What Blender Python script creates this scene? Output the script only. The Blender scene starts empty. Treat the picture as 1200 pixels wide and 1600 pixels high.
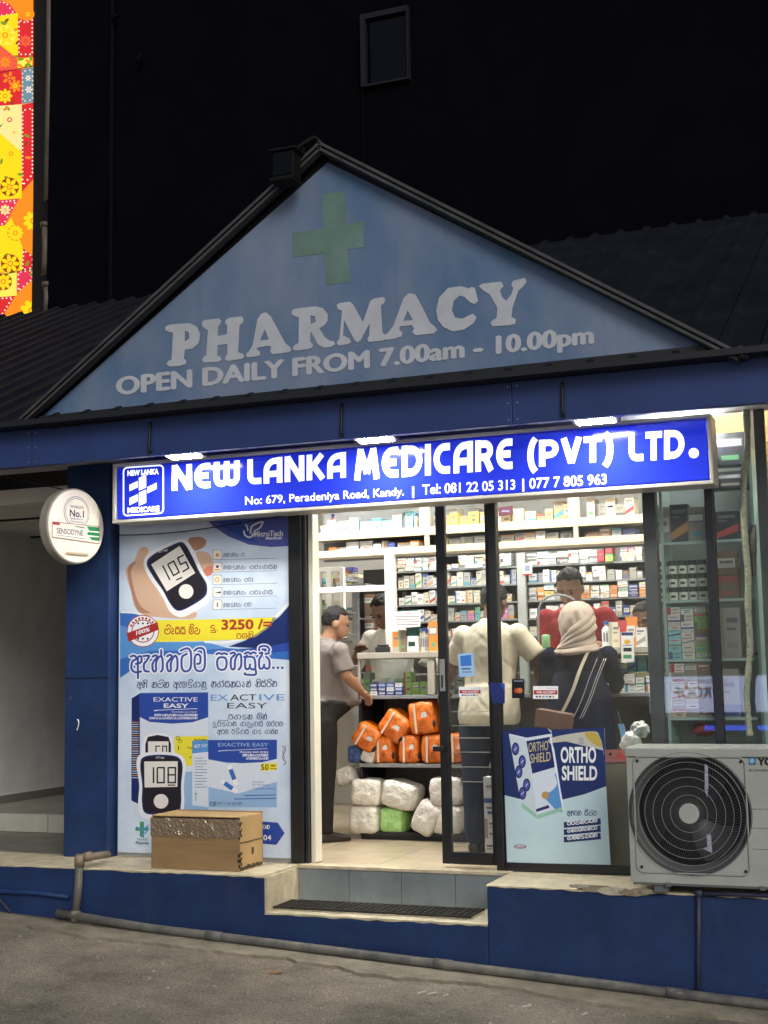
import bpy, bmesh, math, random
import numpy as np
from mathutils import Vector, Matrix, noise as mnoise
from math import sin, cos, pi, radians as rad
random.seed(7)
S = bpy.context.scene
COL = S.collection
# ------------------------------------------------------------------ camera
F_PX = 2107.4                                   # focal length in pixels of the 1200x1600 photograph
YAW, PITCH, ROLL = rad(-21.43), rad(6.85), rad(-1.004)
CAM = Vector((0, -7.4, 1.1))
cf = Vector((sin(YAW)*cos(PITCH), cos(YAW)*cos(PITCH), sin(PITCH)))
cr = Vector((cos(YAW), -sin(YAW), 0)); cu = cr.cross(cf)
R2 = cos(ROLL)*cr + sin(ROLL)*cu; U2 = -sin(ROLL)*cr + cos(ROLL)*cu
cam_d = bpy.data.cameras.new('camera'); cam = bpy.data.objects.new('camera', cam_d); COL.objects.link(cam)
M3 = Matrix((R2, U2, -cf)).transposed(); cam.matrix_world = Matrix.Translation(CAM) @ M3.to_4x4()
cam_d.sensor_fit = 'VERTICAL'; cam_d.sensor_height = 36; cam_d.lens = 36*F_PX/1600
cam_d.clip_start = .05; cam_d.clip_end = 500
S.camera = cam
S.render.resolution_x, S.render.resolution_y = 768, 1024
# ------------------------------------------------------------------ world, sun, exposure
W = bpy.data.worlds.new('World'); S.world = W; W.use_nodes = True
wn = W.node_tree.nodes; wl = W.node_tree.links
sky = wn.new('ShaderNodeTexSky'); sky.sky_type = 'NISHITA'; sky.sun_disc = False
SUN_EL, SUN_ROT = 30, 145
sky.sun_elevation = rad(SUN_EL); sky.sun_rotation = rad(SUN_ROT)
wn['Background'].inputs[1].default_value = 0.035
wl.new(sky.outputs[0], wn['Background'].inputs[0])
sd = bpy.data.lights.new('night_glow_sun', 'SUN'); sd.energy = .8; sd.angle = rad(25); sd.color = (1, .94, .86)
so = bpy.data.objects.new('night_glow_sun', sd); COL.objects.link(so)
so.rotation_euler = (rad(90-SUN_EL), 0, rad(35))   # the diffuse street light: from behind and to the right of the camera
S.view_settings.view_transform = 'Standard'; S.view_settings.look = 'None'
S.view_settings.exposure = .8; S.view_settings.gamma = 1
try:
    S.view_settings.use_curve_mapping = False
except Exception: pass
S.cycles.transparent_max_bounces = 24; S.cycles.max_bounces = 8; S.cycles.use_denoising = True
S.cycles.sample_clamp_indirect = 4
# ------------------------------------------------------------------ helpers
def at(px, py, Y):
    """photo pixel -> the world point where its ray meets the plane y = Y"""
    d = R2*(px-600) - U2*(py-800) + cf*F_PX
    return CAM + d*((Y-CAM.y)/d.y)
def tag(o, label=None, cat=None, group=None, kind=None):
    if label: o['label'] = label
    if cat: o['category'] = cat
    if group: o['group'] = group
    if kind: o['kind'] = kind
    return o
def thing(name, loc, label, cat, group=None, rz=0):
    o = bpy.data.objects.new(name, None); COL.objects.link(o); o.location = loc; o.rotation_euler = (0, 0, rz)
    o.empty_display_size = .05
    return tag(o, label, cat, group)
def srgb(r, g, b):
    f = lambda c: (c/255/12.92) if c/255 <= .04045 else ((c/255+.055)/1.055)**2.4
    return (f(r), f(g), f(b))
MATS = {}
def mat(name, col, rough=.6, metal=0., spec=.4, var=.0, vs=6., bump=0., bs=60., emis=0., ecol=None, stretch=(1,1,1), coat=0, var2=None):
    if name in MATS: return MATS[name]
    m = bpy.data.materials.new(name); m.use_nodes = True; MATS[name] = m
    n, l = m.node_tree.nodes, m.node_tree.links; p = n['Principled BSDF']
    p.inputs['Base Color'].default_value = (*col, 1); p.inputs['Roughness'].default_value = rough
    p.inputs['Metallic'].default_value = metal; p.inputs['Specular IOR Level'].default_value = spec
    p.inputs['Coat Weight'].default_value = coat
    if emis: p.inputs['Emission Color'].default_value = (*(ecol or col), 1); p.inputs['Emission Strength'].default_value = emis
    if var or bump:
        tc = n.new('ShaderNodeTexCoord'); mp = n.new('ShaderNodeMapping'); mp.inputs['Scale'].default_value = stretch
        l.new(tc.outputs['Object'], mp.inputs[0])
    if var:
        nz = n.new('ShaderNodeTexNoise'); nz.inputs['Scale'].default_value = vs; nz.inputs['Detail'].default_value = 8
        nz.inputs['Roughness'].default_value = .65
        l.new(mp.outputs[0], nz.inputs['Vector'])
        rp = n.new('ShaderNodeValToRGB'); rp.color_ramp.elements[0].position = .3; rp.color_ramp.elements[1].position = .7
        c2 = var2 or tuple(min(1, c*(1+var)) for c in col)
        rp.color_ramp.elements[0].color = (*[c*(1-var) for c in col], 1); rp.color_ramp.elements[1].color = (*c2, 1)
        l.new(nz.outputs[0], rp.inputs[0]); l.new(rp.outputs[0], p.inputs['Base Color'])
        mr = n.new('ShaderNodeMapRange'); mr.inputs['To Min'].default_value = max(.02, rough-.12); mr.inputs['To Max'].default_value = min(1, rough+.12)
        l.new(nz.outputs[0], mr.inputs[0]); l.new(mr.outputs[0], p.inputs['Roughness'])
    if bump:
        nb = n.new('ShaderNodeTexNoise'); nb.inputs['Scale'].default_value = bs; nb.inputs['Detail'].default_value = 6
        l.new(mp.outputs[0], nb.inputs['Vector'])
        b = n.new('ShaderNodeBump'); b.inputs['Strength'].default_value = bump; b.inputs['Distance'].default_value = .02
        l.new(nb.outputs[0], b.inputs['Height']); l.new(b.outputs[0], p.inputs['Normal'])
    return m
class MB:
    """collects shapes; build() links them as ONE mesh object"""
    def __init__(s): s.v = []; s.f = []; s.mi = []
    def add(s, vs, fs, m=0):
        o = len(s.v); s.v += [tuple(p) for p in vs]
        for f in fs: s.f.append([o+i for i in f]); s.mi.append(m)
        return s
    def face(s, pts, m=0): return s.add(pts, [list(range(len(pts)))], m)
    def box(s, x0, x1, y0, y1, z0, z1, m=0):
        return s.add([(x0,y0,z0),(x1,y0,z0),(x1,y1,z0),(x0,y1,z0),(x0,y0,z1),(x1,y0,z1),(x1,y1,z1),(x0,y1,z1)],
                     [(0,3,2,1),(4,5,6,7),(0,1,5,4),(1,2,6,5),(2,3,7,6),(3,0,4,7)], m)
    def obox(s, c, ax, ay, az, m=0):
        c, ax, ay, az = Vector(c), Vector(ax), Vector(ay), Vector(az)
        vs = [c+i*ax+j*ay+k*az for k in (-1,1) for i, j in ((-1,-1),(1,-1),(1,1),(-1,1))]
        return s.add(vs, [(0,3,2,1),(4,5,6,7),(0,1,5,4),(1,2,6,5),(2,3,7,6),(3,0,4,7)], m)
    def prism(s, pts, ext, m=0):
        """planar polygon pts (3D) extruded by vector ext"""
        n = len(pts); e = Vector(ext); a = [Vector(p) for p in pts]
        return s.add(a+[p+e for p in a], [list(range(n))[::-1], list(range(n, 2*n))]+[(i,(i+1)%n,n+(i+1)%n,n+i) for i in range(n)], m)
    def loft(s, rings, m=0, cap=True):
        n = len(rings[0]); vs = [p for r in rings for p in r]
        fs = [(i*n+j, i*n+(j+1)%n, (i+1)*n+(j+1)%n, (i+1)*n+j) for i in range(len(rings)-1) for j in range(n)]
        if cap: fs += [list(range(n))[::-1], [(len(rings)-1)*n+j for j in range(n)]]
        return s.add(vs, fs, m)
    def tube(s, pts, r, n=8, m=0, round_=False):
        pts = [Vector(p) for p in pts]; k = len(pts)
        rr = list(r) if hasattr(r, '__len__') else [r]*k
        if round_:
            d0 = (pts[0]-pts[1]).normalized(); d1 = (pts[-1]-pts[-2]).normalized()
            a, b = pts[0], pts[-1]; ra, rb = rr[0], rr[-1]
            pts = [a+d0*ra*.97, a+d0*ra*.7]+pts+[b+d1*rb*.7, b+d1*rb*.97]; rr = [ra*.25, ra*.71]+rr+[rb*.71, rb*.25]; k = len(pts)
        rings = []; up = None
        for i, p in enumerate(pts):
            t = (pts[min(i+1,k-1)]-pts[max(i-1,0)]).normalized()
            if up is None: up = t.orthogonal().normalized()
            else:
                up = up - t*up.dot(t)
                up = up.normalized() if up.length > 1e-6 else t.orthogonal().normalized()
            b = t.cross(up)
            rings.append([p+rr[i]*(cos(2*pi*j/n)*up+sin(2*pi*j/n)*b) for j in range(n)])
        return s.loft(rings, m)
    def ell(s, c, rx, ry, rz, m=0, nu=16, nv=10, rot=None):
        c = Vector(c); rings = []
        for i in range(nv+1):
            th = -pi/2+pi*(i+.02*(1 if i == 0 else 0)-(.02 if i == nv else 0))/nv
            r = [Vector((rx*cos(th)*cos(2*pi*j/nu), ry*cos(th)*sin(2*pi*j/nu), rz*sin(th))) for j in range(nu)]
            rings.append([c+(rot @ p if rot else p) for p in r])
        return s.loft(rings, m)
    def lathe(s, prof, c, n=24, m=0, axis='z', mats=None):
        c = Vector(c); k = len(prof)
        def P(r, h, a):
            return c+(Vector((r*cos(a), r*sin(a), h)) if axis == 'z' else Vector((r*cos(a), h, r*sin(a))))
        vs = [P(r, h, 2*pi*j/n) for r, h in prof for j in range(n)]
        o = len(s.v); s.v += [tuple(p) for p in vs]
        for i in range(k-1):
            for j in range(n):
                s.f.append([o+i*n+j, o+i*n+(j+1)%n, o+(i+1)*n+(j+1)%n, o+(i+1)*n+j]); s.mi.append(mats[i] if mats else m)
        s.f.append([o+j for j in range(n)][::-1]); s.mi.append(mats[0] if mats else m)
        s.f.append([o+(k-1)*n+j for j in range(n)]); s.mi.append(mats[-1] if mats else m)
        return s
    def mesh(s, name):
        me = bpy.data.meshes.new(name); me.from_pydata(s.v, [], s.f)
        for i, p in enumerate(me.polygons): p.material_index = s.mi[i]
        me.update(); return me
    def build(s, name, mats, parent=None, smooth=False, bevel=0, segs=2, local=False, recalc=True):
        me = s.mesh(name)
        if recalc:
            bm = bmesh.new(); bm.from_mesh(me); bmesh.ops.recalc_face_normals(bm, faces=bm.faces); bm.to_mesh(me); bm.free()
        for m in (mats if isinstance(mats, (list, tuple)) else [mats]): me.materials.append(m)
        if smooth: me.polygons.foreach_set('use_smooth', [True]*len(me.polygons))
        o = bpy.data.objects.new(name, me); COL.objects.link(o)
        if parent:
            o.parent = parent
            if not local:
                if parent.type == 'EMPTY': o.matrix_parent_inverse = (Matrix.Translation(parent.location) @ Matrix.Rotation(parent.rotation_euler.z, 4, 'Z')).inverted()
        if bevel:
            b = o.modifiers.new('bevel', 'BEVEL'); b.width = bevel; b.segments = segs; b.limit_method = 'ANGLE'; b.angle_limit = rad(40)
        return o
def solo(mb, name, mats, label, cat, group=None, kind=None, **k):
    return tag(mb.build(name, mats, **k), label, cat, group, kind)
def spline(pts, k=6, closed=False):
    """Catmull-Rom through pts"""
    P = [Vector(p) for p in pts]; n = len(P); out = []
    for i in range(n if closed else n-1):
        a, b, c, d = (P[(i-1) % n], P[i], P[(i+1) % n], P[(i+2) % n]) if closed else (P[max(i-1,0)], P[i], P[i+1], P[min(i+2,n-1)])
        for j in range(k):
            t = j/k
            out.append(.5*((2*b)+(c-a)*t+(2*a-5*b+4*c-d)*t*t+(3*b-a-3*c+d)*t**3))
    if not closed: out.append(P[-1])
    return out
def ribbon(pts, w, round_=False):
    """2D polyline -> list of quads (as point lists) with mitred joints"""
    P = [Vector((p[0], p[1])) for p in pts]
    Q = [P[0]]
    for p in P[1:]:
        if (p-Q[-1]).length > 1e-7: Q.append(p)
    P = Q; n = len(P)
    if n < 2: return []
    L, Rr = [], []
    for i in range(n):
        a = (P[i]-P[i-1]).normalized() if i else (P[1]-P[0]).normalized()
        b = (P[i+1]-P[i]).normalized() if i < n-1 else a
        na, nb = Vector((-a.y, a.x)), Vector((-b.y, b.x)); m = na+nb
        m = na if m.length < .2 else m.normalized(); s = min(2.2, 1/max(.3, m.dot(na)))
        L.append(P[i]+m*s*w/2); Rr.append(P[i]-m*s*w/2)
    out = [[L[i], L[i+1], Rr[i+1], Rr[i]] for i in range(n-1)]
    if round_:
        for p in (P[0], P[-1]):
            out.append([p+Vector((cos(2*pi*j/10), sin(2*pi*j/10)))*w/2 for j in range(10)])
    return out
def text_tris(s, bold=0., shear=0.):
    """built-in font -> (verts2d, faces) in font units"""
    cu_ = bpy.data.curves.new('t', 'FONT'); cu_.body = s; cu_.offset = bold; cu_.shear = shear; cu_.resolution_u = 3; cu_.fill_mode = 'FRONT'
    o = bpy.data.objects.new('t', cu_); COL.objects.link(o)
    bpy.context.view_layer.update()
    me = bpy.data.meshes.new_from_object(o.evaluated_get(bpy.context.evaluated_depsgraph_get()))
    v = [(p.co.x, p.co.y) for p in me.vertices]; f = [list(p.vertices) for p in me.polygons]
    bpy.data.objects.remove(o); bpy.data.curves.remove(cu_); bpy.data.meshes.remove(me)
    return v, f
# ---- hand-drawn stroke lettering (cap height 1)
def arc(cx, cy, rx, ry, a0, a1, n=12): return [(cx+rx*cos(rad(a0+(a1-a0)*i/n)), cy+ry*sin(rad(a0+(a1-a0)*i/n))) for i in range(n+1)]
BAU = {  # rounded geometric display capitals
 'N': (.86, [[(.13,0),(.13,1)], [(.13,.97),(.73,.03)], [(.73,0),(.73,1)]]),
 'E': (.74, [[(.68,.87)]+arc(.45,.5,.32,.37,90,270)+[(.68,.13)], [(.15,.5),(.6,.5)]]),
 'W': (1.1, [[(.13,1),(.13,.4)]+arc(.34,.36,.21,.23,180,360,8)+[(.55,1)], [(.55,.4)]+arc(.76,.36,.21,.23,180,360,8)+[(.97,1)]]),
 'L': (.62, [[(.13,1),(.13,.35)]+arc(.35,.35,.22,.22,180,270,5)+[(.6,.13)]]),
 'A': (.82, [[(.13,0),(.13,.5)]+arc(.5,.5,.37,.37,180,90,6)+[(.69,.87)], [(.69,0),(.69,1)], [(.13,.36),(.69,.36)]]),
 'K': (.8, [[(.13,0),(.13,1)], [(.2,.44),(.66,.98)], [(.3,.56),(.7,.02)]]),
 'M': (1.06, [[(.13,0),(.27,1)], [(.27,.97),(.53,.2)], [(.53,.2),(.79,.97)], [(.79,1),(.93,0)]]),
 'D': (.86, [[(.13,0),(.13,1)], [(.13,.87),(.38,.87)]+arc(.38,.5,.35,.37,90,-90)+[(.13,.13)]]),
 'I': (.3, [[(.15,0),(.15,1)]]),
 'C': (.74, [[(.68,.87)]+arc(.46,.5,.33,.37,90,270)+[(.68,.13)]]),
 'R': (.78, [[(.13,0),(.13,1)], [(.13,.87),(.4,.87)]+arc(.4,.66,.22,.21,90,-90,8)+[(.2,.45)], [(.4,.48),(.66,.0)]]),
 'P': (.76, [[(.13,0),(.13,1)], [(.13,.87),(.4,.87)]+arc(.4,.64,.23,.23,90,-90,8)+[(.13,.41)]]),
 'V': (.78, [[(.1,1),(.39,.05)], [(.39,.05),(.68,1)]]),
 'T': (.68, [[(0,.87),(.68,.87)], [(.34,0),(.34,.9)]]),
 '(': (.4, [arc(.5,.45,.34,.68,115,245)]), ')': (.4, [arc(-.1,.45,.34,.68,-65,65)]),
 '.': (.34, [[(.17,.0),(.17,.27)]]), ' ': (.38, [])}
# looped brush script: free approximations of the Sinhala letters, drawn as strokes
SIN = {
 'a': (.74, [[(0,.93),(.15,1),(.3,.95),(.37,.85)], [(.37,.78),(.11,.63),(.04,.33),(.1,.1),(.28,-.04),(.65,0)], [(.44,.9),(.46,-.4)], [(.5,.93),(.65,.95),(.63,.55),(.3,.5)]]),
 'ae': (.36, [[(.0,.98),(.35,.98),(.17,.67),(.05,.5),(.02,.24),(.1,.04),(.33,0)]]),
 'th': (.72, [[(.02,.96),(.2,1.04),(.33,.96),(.2,.76),(.02,.5),(.07,.11),(.17,0),(.26,.13),(.26,.54),(.43,.91),(.57,.98),(.65,.76),(.65,.2),(.54,0)]]),
 'na': (.74, [[(.02,.9),(.2,1.0),(.32,.9),(.2,.62),(.04,.4),(.1,.06),(.24,.0),(.3,.2),(.28,.5)], [(.28,.5),(.46,.92),(.62,.95),(.68,.7),(.66,.2),(.5,.0),(.36,.06)]]),
 'ta': (.74, [[(0,.92),(.2,.98),(.46,1.02),(.62,.86),(.65,.47),(.6,.13),(.37,0),(.12,.07),(.05,.36),(.1,.68),(.4,.8)]]),
 'ma': (.74, [[(0,.95),(.27,1.03),(.56,1.0),(.66,.75),(.66,.25),(.47,.03),(.17,.05),(.04,.25),(.04,.65),(.2,.8),(.4,.65),(.37,.35),(.2,.3)]]),
 'pa': (.74, [[(0,1.0),(.17,1.08),(.35,1.0),(.48,1.06),(.67,1.0)], [(.37,.8),(.13,.74),(.04,.43),(.13,.09),(.35,0),(.57,.09),(.65,.43),(.57,.74),(.37,.8)]]),
 'ha': (.74, [[(0,1.0),(.2,1.07),(.3,.98)], [(.24,.9),(.05,.68),(.02,.2),(.13,0),(.26,.11),(.28,.55),(.41,.9),(.54,.98),(.65,.85),(.65,.24),(.5,0)]]),
 'sa': (.78, [[(.04,1.0),(.26,1.09),(.39,.98),(.56,1.07),(.7,1.02)], [(.17,.9),(.06,.63),(.08,.11),(.24,.02),(.35,.15),(.37,.33)], [(0,.8),(.52,.8),(.67,.6),(.69,.11),(.52,0),(.37,.11)]]),
 'u': (.04, [[(-.06,.0),(-.06,-.32),(-.66,-.32),(-.7,-.22)]]),
 'ya': (.78, [[(.06,1.03),(.2,1.07),(.17,.85),(.04,.63),(.04,.15),(.17,.04),(.3,.15),(.33,.33)], [(.4,1.0),(.64,1.04)], [(.46,.8),(.63,.6),(.65,.15),(.5,.04),(.33,.15)]]),
 'i': (0, [[(-.64,1.12),(-.6,1.32),(-.42,1.42),(-.16,1.38),(-.04,1.2),(-.08,1.08)]]),
 'hal': (0, [[(-.26,.95),(-.26,1.38)]]),
 'ra': (.8, [[(.7,.8),(.5,.95),(.24,.86),(.14,.6),(.3,.46),(.52,.42),(.68,.22),(.56,.0),(.3,-.02),(.12,.12)]]),
 'ka': (1.15, [[(.3,.55),(.14,.62),(.05,.36),(.18,.06),(.42,.02),(.54,.22),(.52,.6),(.36,.9),(.62,1.0),(.94,.86),(1.06,.5),(.96,.14),(.7,.02)]]),
 'va': (.95, [[(.4,.5),(.5,.66),(.34,.8),(.16,.7),(.06,.4),(.2,.06),(.54,.0),(.84,.16),(.94,.5),(.8,.84),(.56,.95)]]),
 'e': (.6, [[(.46,.16),(.3,0),(.12,.1),(.16,.34),(.34,.4),(.36,.7),(.2,.92),(.06,.8)]]),
 'la': (1.0, [[(.14,.7),(.34,.9),(.56,.8),(.52,.5),(.26,.44),(.08,.26),(.2,.04),(.5,0),(.8,.08),(.94,.36),(.9,.7)]]),
 '.': (.34, [[(.1,.04),(.2,.04)]]), ' ': (.55, [])}
def glyph_quads(table, seq, t, smooth=False, gap=.06, round_=False):
    """list of quads in font units, total width"""
    x = 0; out = []
    for g in seq:
        e = table.get(g) or table[' ']
        for st in e[1]:
            pts = [Vector((p[0]+x, p[1], 0)) for p in st]
            if smooth and len(pts) > 2: pts = spline(pts, 4)
            out += ribbon(pts, t, round_)
        if len(e) > 2:
            for a, b, y in e[2]: out += ribbon([(a+x, y), (b+x, y)], .13)
        x += e[0]+(gap if e[0] else 0)
    return out, x-gap
from mathutils.geometry import delaunay_2d_cdt, tessellate_polygon
class Art:
    """flat print on the plane y = Y, drawn at photo pixels. Areas drawn later cover earlier ones: build() cuts all areas into ONE
    sheet of non-overlapping faces, and text lies a third of a millimetre proud of it"""
    def __init__(s, Y, ox=0, oy=0, k=1, lift=.0004): s.Y = Y; s.mb = MB(); s.L = 0; s.mats = []; s.o = (ox, oy, k); s.polys = []; s.lift = lift
    def frame(s, ox, oy, k): s.o = (ox, oy, k); return s
    def mi(s, m):
        if m is None: return -1          # cuts a hole
        if m not in s.mats: s.mats.append(m)
        return s.mats.index(m)
    def pix(s, x, y): return (s.o[0]+x/s.o[2], s.o[1]+y/s.o[2])
    def poly(s, pts, m, smooth=False, up=True):
        if smooth: pts = [(p.x, p.y) for p in spline([(a, b, 0) for a, b in pts], 5, True)]
        q = [s.pix(*p[:2]) for p in pts]
        k = s.mi(m); s.n = getattr(s, 'n', 0)+1
        for t in ([(0,1,2),(0,2,3)] if len(q) == 4 else tessellate_polygon([[Vector((x, y, 0)) for x, y in q]])):
            A_, B_, C_ = (q[i] for i in t); ar = (B_[0]-A_[0])*(C_[1]-A_[1])-(B_[1]-A_[1])*(C_[0]-A_[0])
            if abs(ar) > 1e-3: s.polys.append(([A_, B_, C_] if ar > 0 else [A_, C_, B_], k))
        return s
    def rect(s, x0, y0, x1, y1, m): return s.poly([(x0,y0),(x1,y0),(x1,y1),(x0,y1)], m)
    def rrect(s, x0, y0, x1, y1, r, m):
        pts = []
        for cx, cy, a in ((x1-r,y0+r,-90),(x1-r,y1-r,0),(x0+r,y1-r,90),(x0+r,y0+r,180)): pts += arc(cx, cy, r, r, a, a+90, 5)
        return s.poly(pts, m)
    def disc(s, x, y, r, m, ry=None, n=20): return s.poly(arc(x, y, r, ry or r, 0, 360-360/n, n-1), m)
    def line(s, pts, w, m, smooth=False, round_=False):
        if smooth: pts = [(p.x, p.y) for p in spline([(a, b, 0) for a, b in pts], 5)]
        for q in ribbon(pts, w, round_): s.poly(q, m)
        return s
    def text(s, body, x0, y0, x1, y1, m, bold=0., dy=0., shear=0, fat=0.):
        """text fitted to the pixel box; dy = drop of the right end against the left (perspective slope)"""
        v, f = text_tris(body, bold, shear)
        xs = [p[0] for p in v]; ys = [p[1] for p in v]; a, b, c, d = min(xs), max(xs), min(ys), max(ys); vs = []
        for x, y in v:
            u = (x-a)/(b-a); vs.append(at(*s.pix(x0+u*(x1-x0), y1-(y-c)/(d-c)*(y1-y0)+u*dy), s.Y-s.lift))
        if fat:                    # fattened outlines overlap themselves: cut them flat with the other areas
            for sx, sy in ((-fat,0),(-fat*.5,0),(0,-fat*.5),(0,fat*.5),(fat*.5,0),(fat,0)):
              for fc in f: s.polys += [([q, r_, t_] if (r_[0]-q[0])*(t_[1]-q[1])-(r_[1]-q[1])*(t_[0]-q[0]) > 0 else [q, t_, r_], s.mi(m)) for q, r_, t_ in [[s.pix(x0+sx+(v[i][0]-a)/(b-a)*(x1-x0), y1+sy-(v[i][1]-c)/(d-c)*(y1-y0)+(v[i][0]-a)/(b-a)*dy) for i in fc[:3]]]]
            return s
        s.mb.add(vs, f, s.mi(m)); return s
    def glyphs(s, table, seq, x0, y0, x1, y1, m, t, smooth=False, dy=0., round_=False, gap=.06):
        """y0 = cap line, y1 = base line at the left end"""
        q, w = glyph_quads(table, seq, t, smooth, gap, round_)
        for quad in q: s.poly([(x0+p.x/w*(x1-x0), y1-p.y*(y1-y0)+p.x/w*dy) for p in quad], m)
        return s
    def build(s, name, parent=None):
        if s.polys:
            V, Fc = [], []
            for q, m in s.polys: Fc.append(list(range(len(V), len(V)+len(q)))); V += [Vector((x, y)) for x, y in q]
            r = delaunay_2d_cdt(V, [], Fc, 0, 1e-4, True); pts = [at(p.x, p.y, s.Y) for p in r[0]]
            xy = np.array([(p.x, p.y) for p in r[0]]); F3 = np.array([f for f in r[2] if len(f) == 3]); cen = xy[F3].mean(axis=1); top = np.full(len(F3), -1)
            order = np.argsort(cen[:,0]); cs = cen[order]
            for q, m in s.polys:      # the last area drawn over a face gives it its colour
                lo, hi = np.searchsorted(cs[:,0], (min(p[0] for p in q), max(p[0] for p in q))); c = cs[lo:hi]; ok = np.ones(hi-lo, bool)
                for i in range(3):
                    (x0, y0), (x1, y1) = q[i], q[(i+1) % 3]; ok &= (x1-x0)*(c[:,1]-y0)-(y1-y0)*(c[:,0]-x0) > 0
                top[order[lo:hi][ok]] = m
            keep = [[int(i) for i in f] for f in F3[top >= 0]]; mm = [int(t) for t in top[top >= 0]]
            o = len(s.mb.v); s.mb.v += [tuple(p) for p in pts]; s.mb.f += [[o+i for i in f] for f in keep]; s.mb.mi += mm; s.polys = []
        return s.mb.build(name, s.mats, parent, recalc=False)
def solo_art(A, name, label, cat, group=None): return tag(A.build(name), label, cat, group)
# ------------------------------------------------------------------ materials
def paintmat(name, c, dirt, amount):
    """painted masonry: blotchy coat, rain streaks, dust splashes and small knocks that show the plaster"""
    m = bpy.data.materials.new(name); m.use_nodes = True; n, l = m.node_tree.nodes, m.node_tree.links; p = n['Principled BSDF']; tc = n.new('ShaderNodeTexCoord')
    def nz(sc, st, det=8, rough=.65):
        mp = n.new('ShaderNodeMapping'); mp.inputs['Scale'].default_value = st; l.new(tc.outputs['Object'], mp.inputs[0]); t = n.new('ShaderNodeTexNoise'); t.inputs['Scale'].default_value = sc; t.inputs['Detail'].default_value = det; t.inputs['Roughness'].default_value = rough; l.new(mp.outputs[0], t.inputs[0]); return t.outputs[0]
    def ramp(src, a, ca, b, cb):
        r = n.new('ShaderNodeValToRGB'); e = r.color_ramp.elements; e[0].position = a; e[0].color = (*ca,1); e[1].position = b; e[1].color = (*cb,1); l.new(src, r.inputs[0]); return r.outputs[0]
    def mix(f, a, b):
        x = n.new('ShaderNodeMix'); x.data_type = 'RGBA'; l.new(f, x.inputs[0]); l.new(a, x.inputs[6])
        if isinstance(b, tuple): x.inputs[7].default_value = (*b,1)
        else: l.new(b, x.inputs[7])
        return x.outputs[2]
    base = ramp(nz(3.5,(1,1,1)), .3, tuple(k*.72 for k in c), .7, tuple(k*1.25 for k in c))
    k = amount
    o = mix(ramp(nz(3,(2.5,2.5,.6)), .56, (0,0,0), .85, (k*.7,)*3), base, dirt); o = mix(ramp(nz(2.6,(1,1,1.6),10,.75), .58, (0,0,0), .75, (k*.9,)*3), o, dirt)
    o = mix(ramp(nz(26,(1,1,1),3), .735, (0,0,0), .76, (.8,.8,.8)), o, (.2,.2,.19)); l.new(o, p.inputs['Base Color']); p.inputs['Roughness'].default_value = .55; p.inputs['Specular IOR Level'].default_value = .3
    b = n.new('ShaderNodeBump'); b.inputs['Strength'].default_value = .2; b.inputs['Distance'].default_value = .01; l.new(nz(38,(1,1,1)), b.inputs['Height']); l.new(b.outputs[0], p.inputs['Normal']); MATS[name] = m; return m
BLUE = paintmat('blue_wall_paint', (.014,.036,.115), (.05,.056,.075), .7)
BLUE2 = mat('blue_fascia_sheet', (.026,.05,.175), .42, var=.16, vs=2.2, bump=.03, bs=6)
CREAM = mat('cream_ledge_tile', (.55,.48,.33), .5, var=.28, vs=9, bump=.1, bs=30)
GREYTILE = mat('grey_riser_tile', (.2,.23,.24), .35, var=.18, vs=5)
GROUT = mat('dark_grout', (.07,.07,.065), .9)
BLACKFR = mat('black_aluminium', (.012,.012,.013), .35, spec=.5, var=.3, vs=14)
GREYFR = mat('dark_grey_aluminium', (.06,.065,.065), .4, var=.15, vs=8)
ALU = mat('silver_aluminium', (.5,.5,.48), .35, metal=.6, var=.1, vs=9)
WHITEP = mat('white_painted_wood', (.78,.74,.66), .5, var=.05, vs=12)
YELLOWP = mat('cream_laminate', (.72,.6,.38), .45, var=.06, vs=14, stretch=(1,1,14))
INWALL = mat('interior_wall_paint', (.55,.53,.48), .7, var=.08)
DARKIN = mat('dark_interior', (.03,.028,.026), .8)
STEEL = mat('galvanised_steel', (.3,.3,.3), .4, metal=.5, var=.2, vs=10)
PVC = mat('weathered_grey_pipe', (.09,.10,.115), .45, var=.35, vs=8, var2=(.2,.185,.15))
PVCB = mat('brown_pipe', (.22,.17,.12), .5, var=.3, vs=9)
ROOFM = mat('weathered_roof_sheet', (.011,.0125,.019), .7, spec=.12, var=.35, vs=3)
TRIM = mat('weathered_metal_trim', (.062,.06,.062), .45, var=.4, vs=7)
DARKM = mat('dark_metal', (.015,.015,.017), .5)
NIGHTW = mat('unlit_render_wall', (.0038,.004,.0062), .95, spec=.0, var=.25, vs=1.2)  # near-black colour stands in for the street light that never reaches it
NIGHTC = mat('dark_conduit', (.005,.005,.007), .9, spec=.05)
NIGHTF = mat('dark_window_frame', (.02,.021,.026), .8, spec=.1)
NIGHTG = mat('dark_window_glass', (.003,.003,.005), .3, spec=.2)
GREYW = mat('grey_recess_wall', (.72,.73,.73), .8, var=.12, vs=3, bump=.05)
GREYB = mat('grey_board', (.2,.195,.18), .8, var=.18, vs=3)
PINKW = mat('plain_white', (.8,.8,.8), .5)
BLACK = mat('black_print', (.012,.012,.014), .6)
SOFF = mat('white_soffit', (.42,.42,.46), .6, var=.1)
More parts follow.
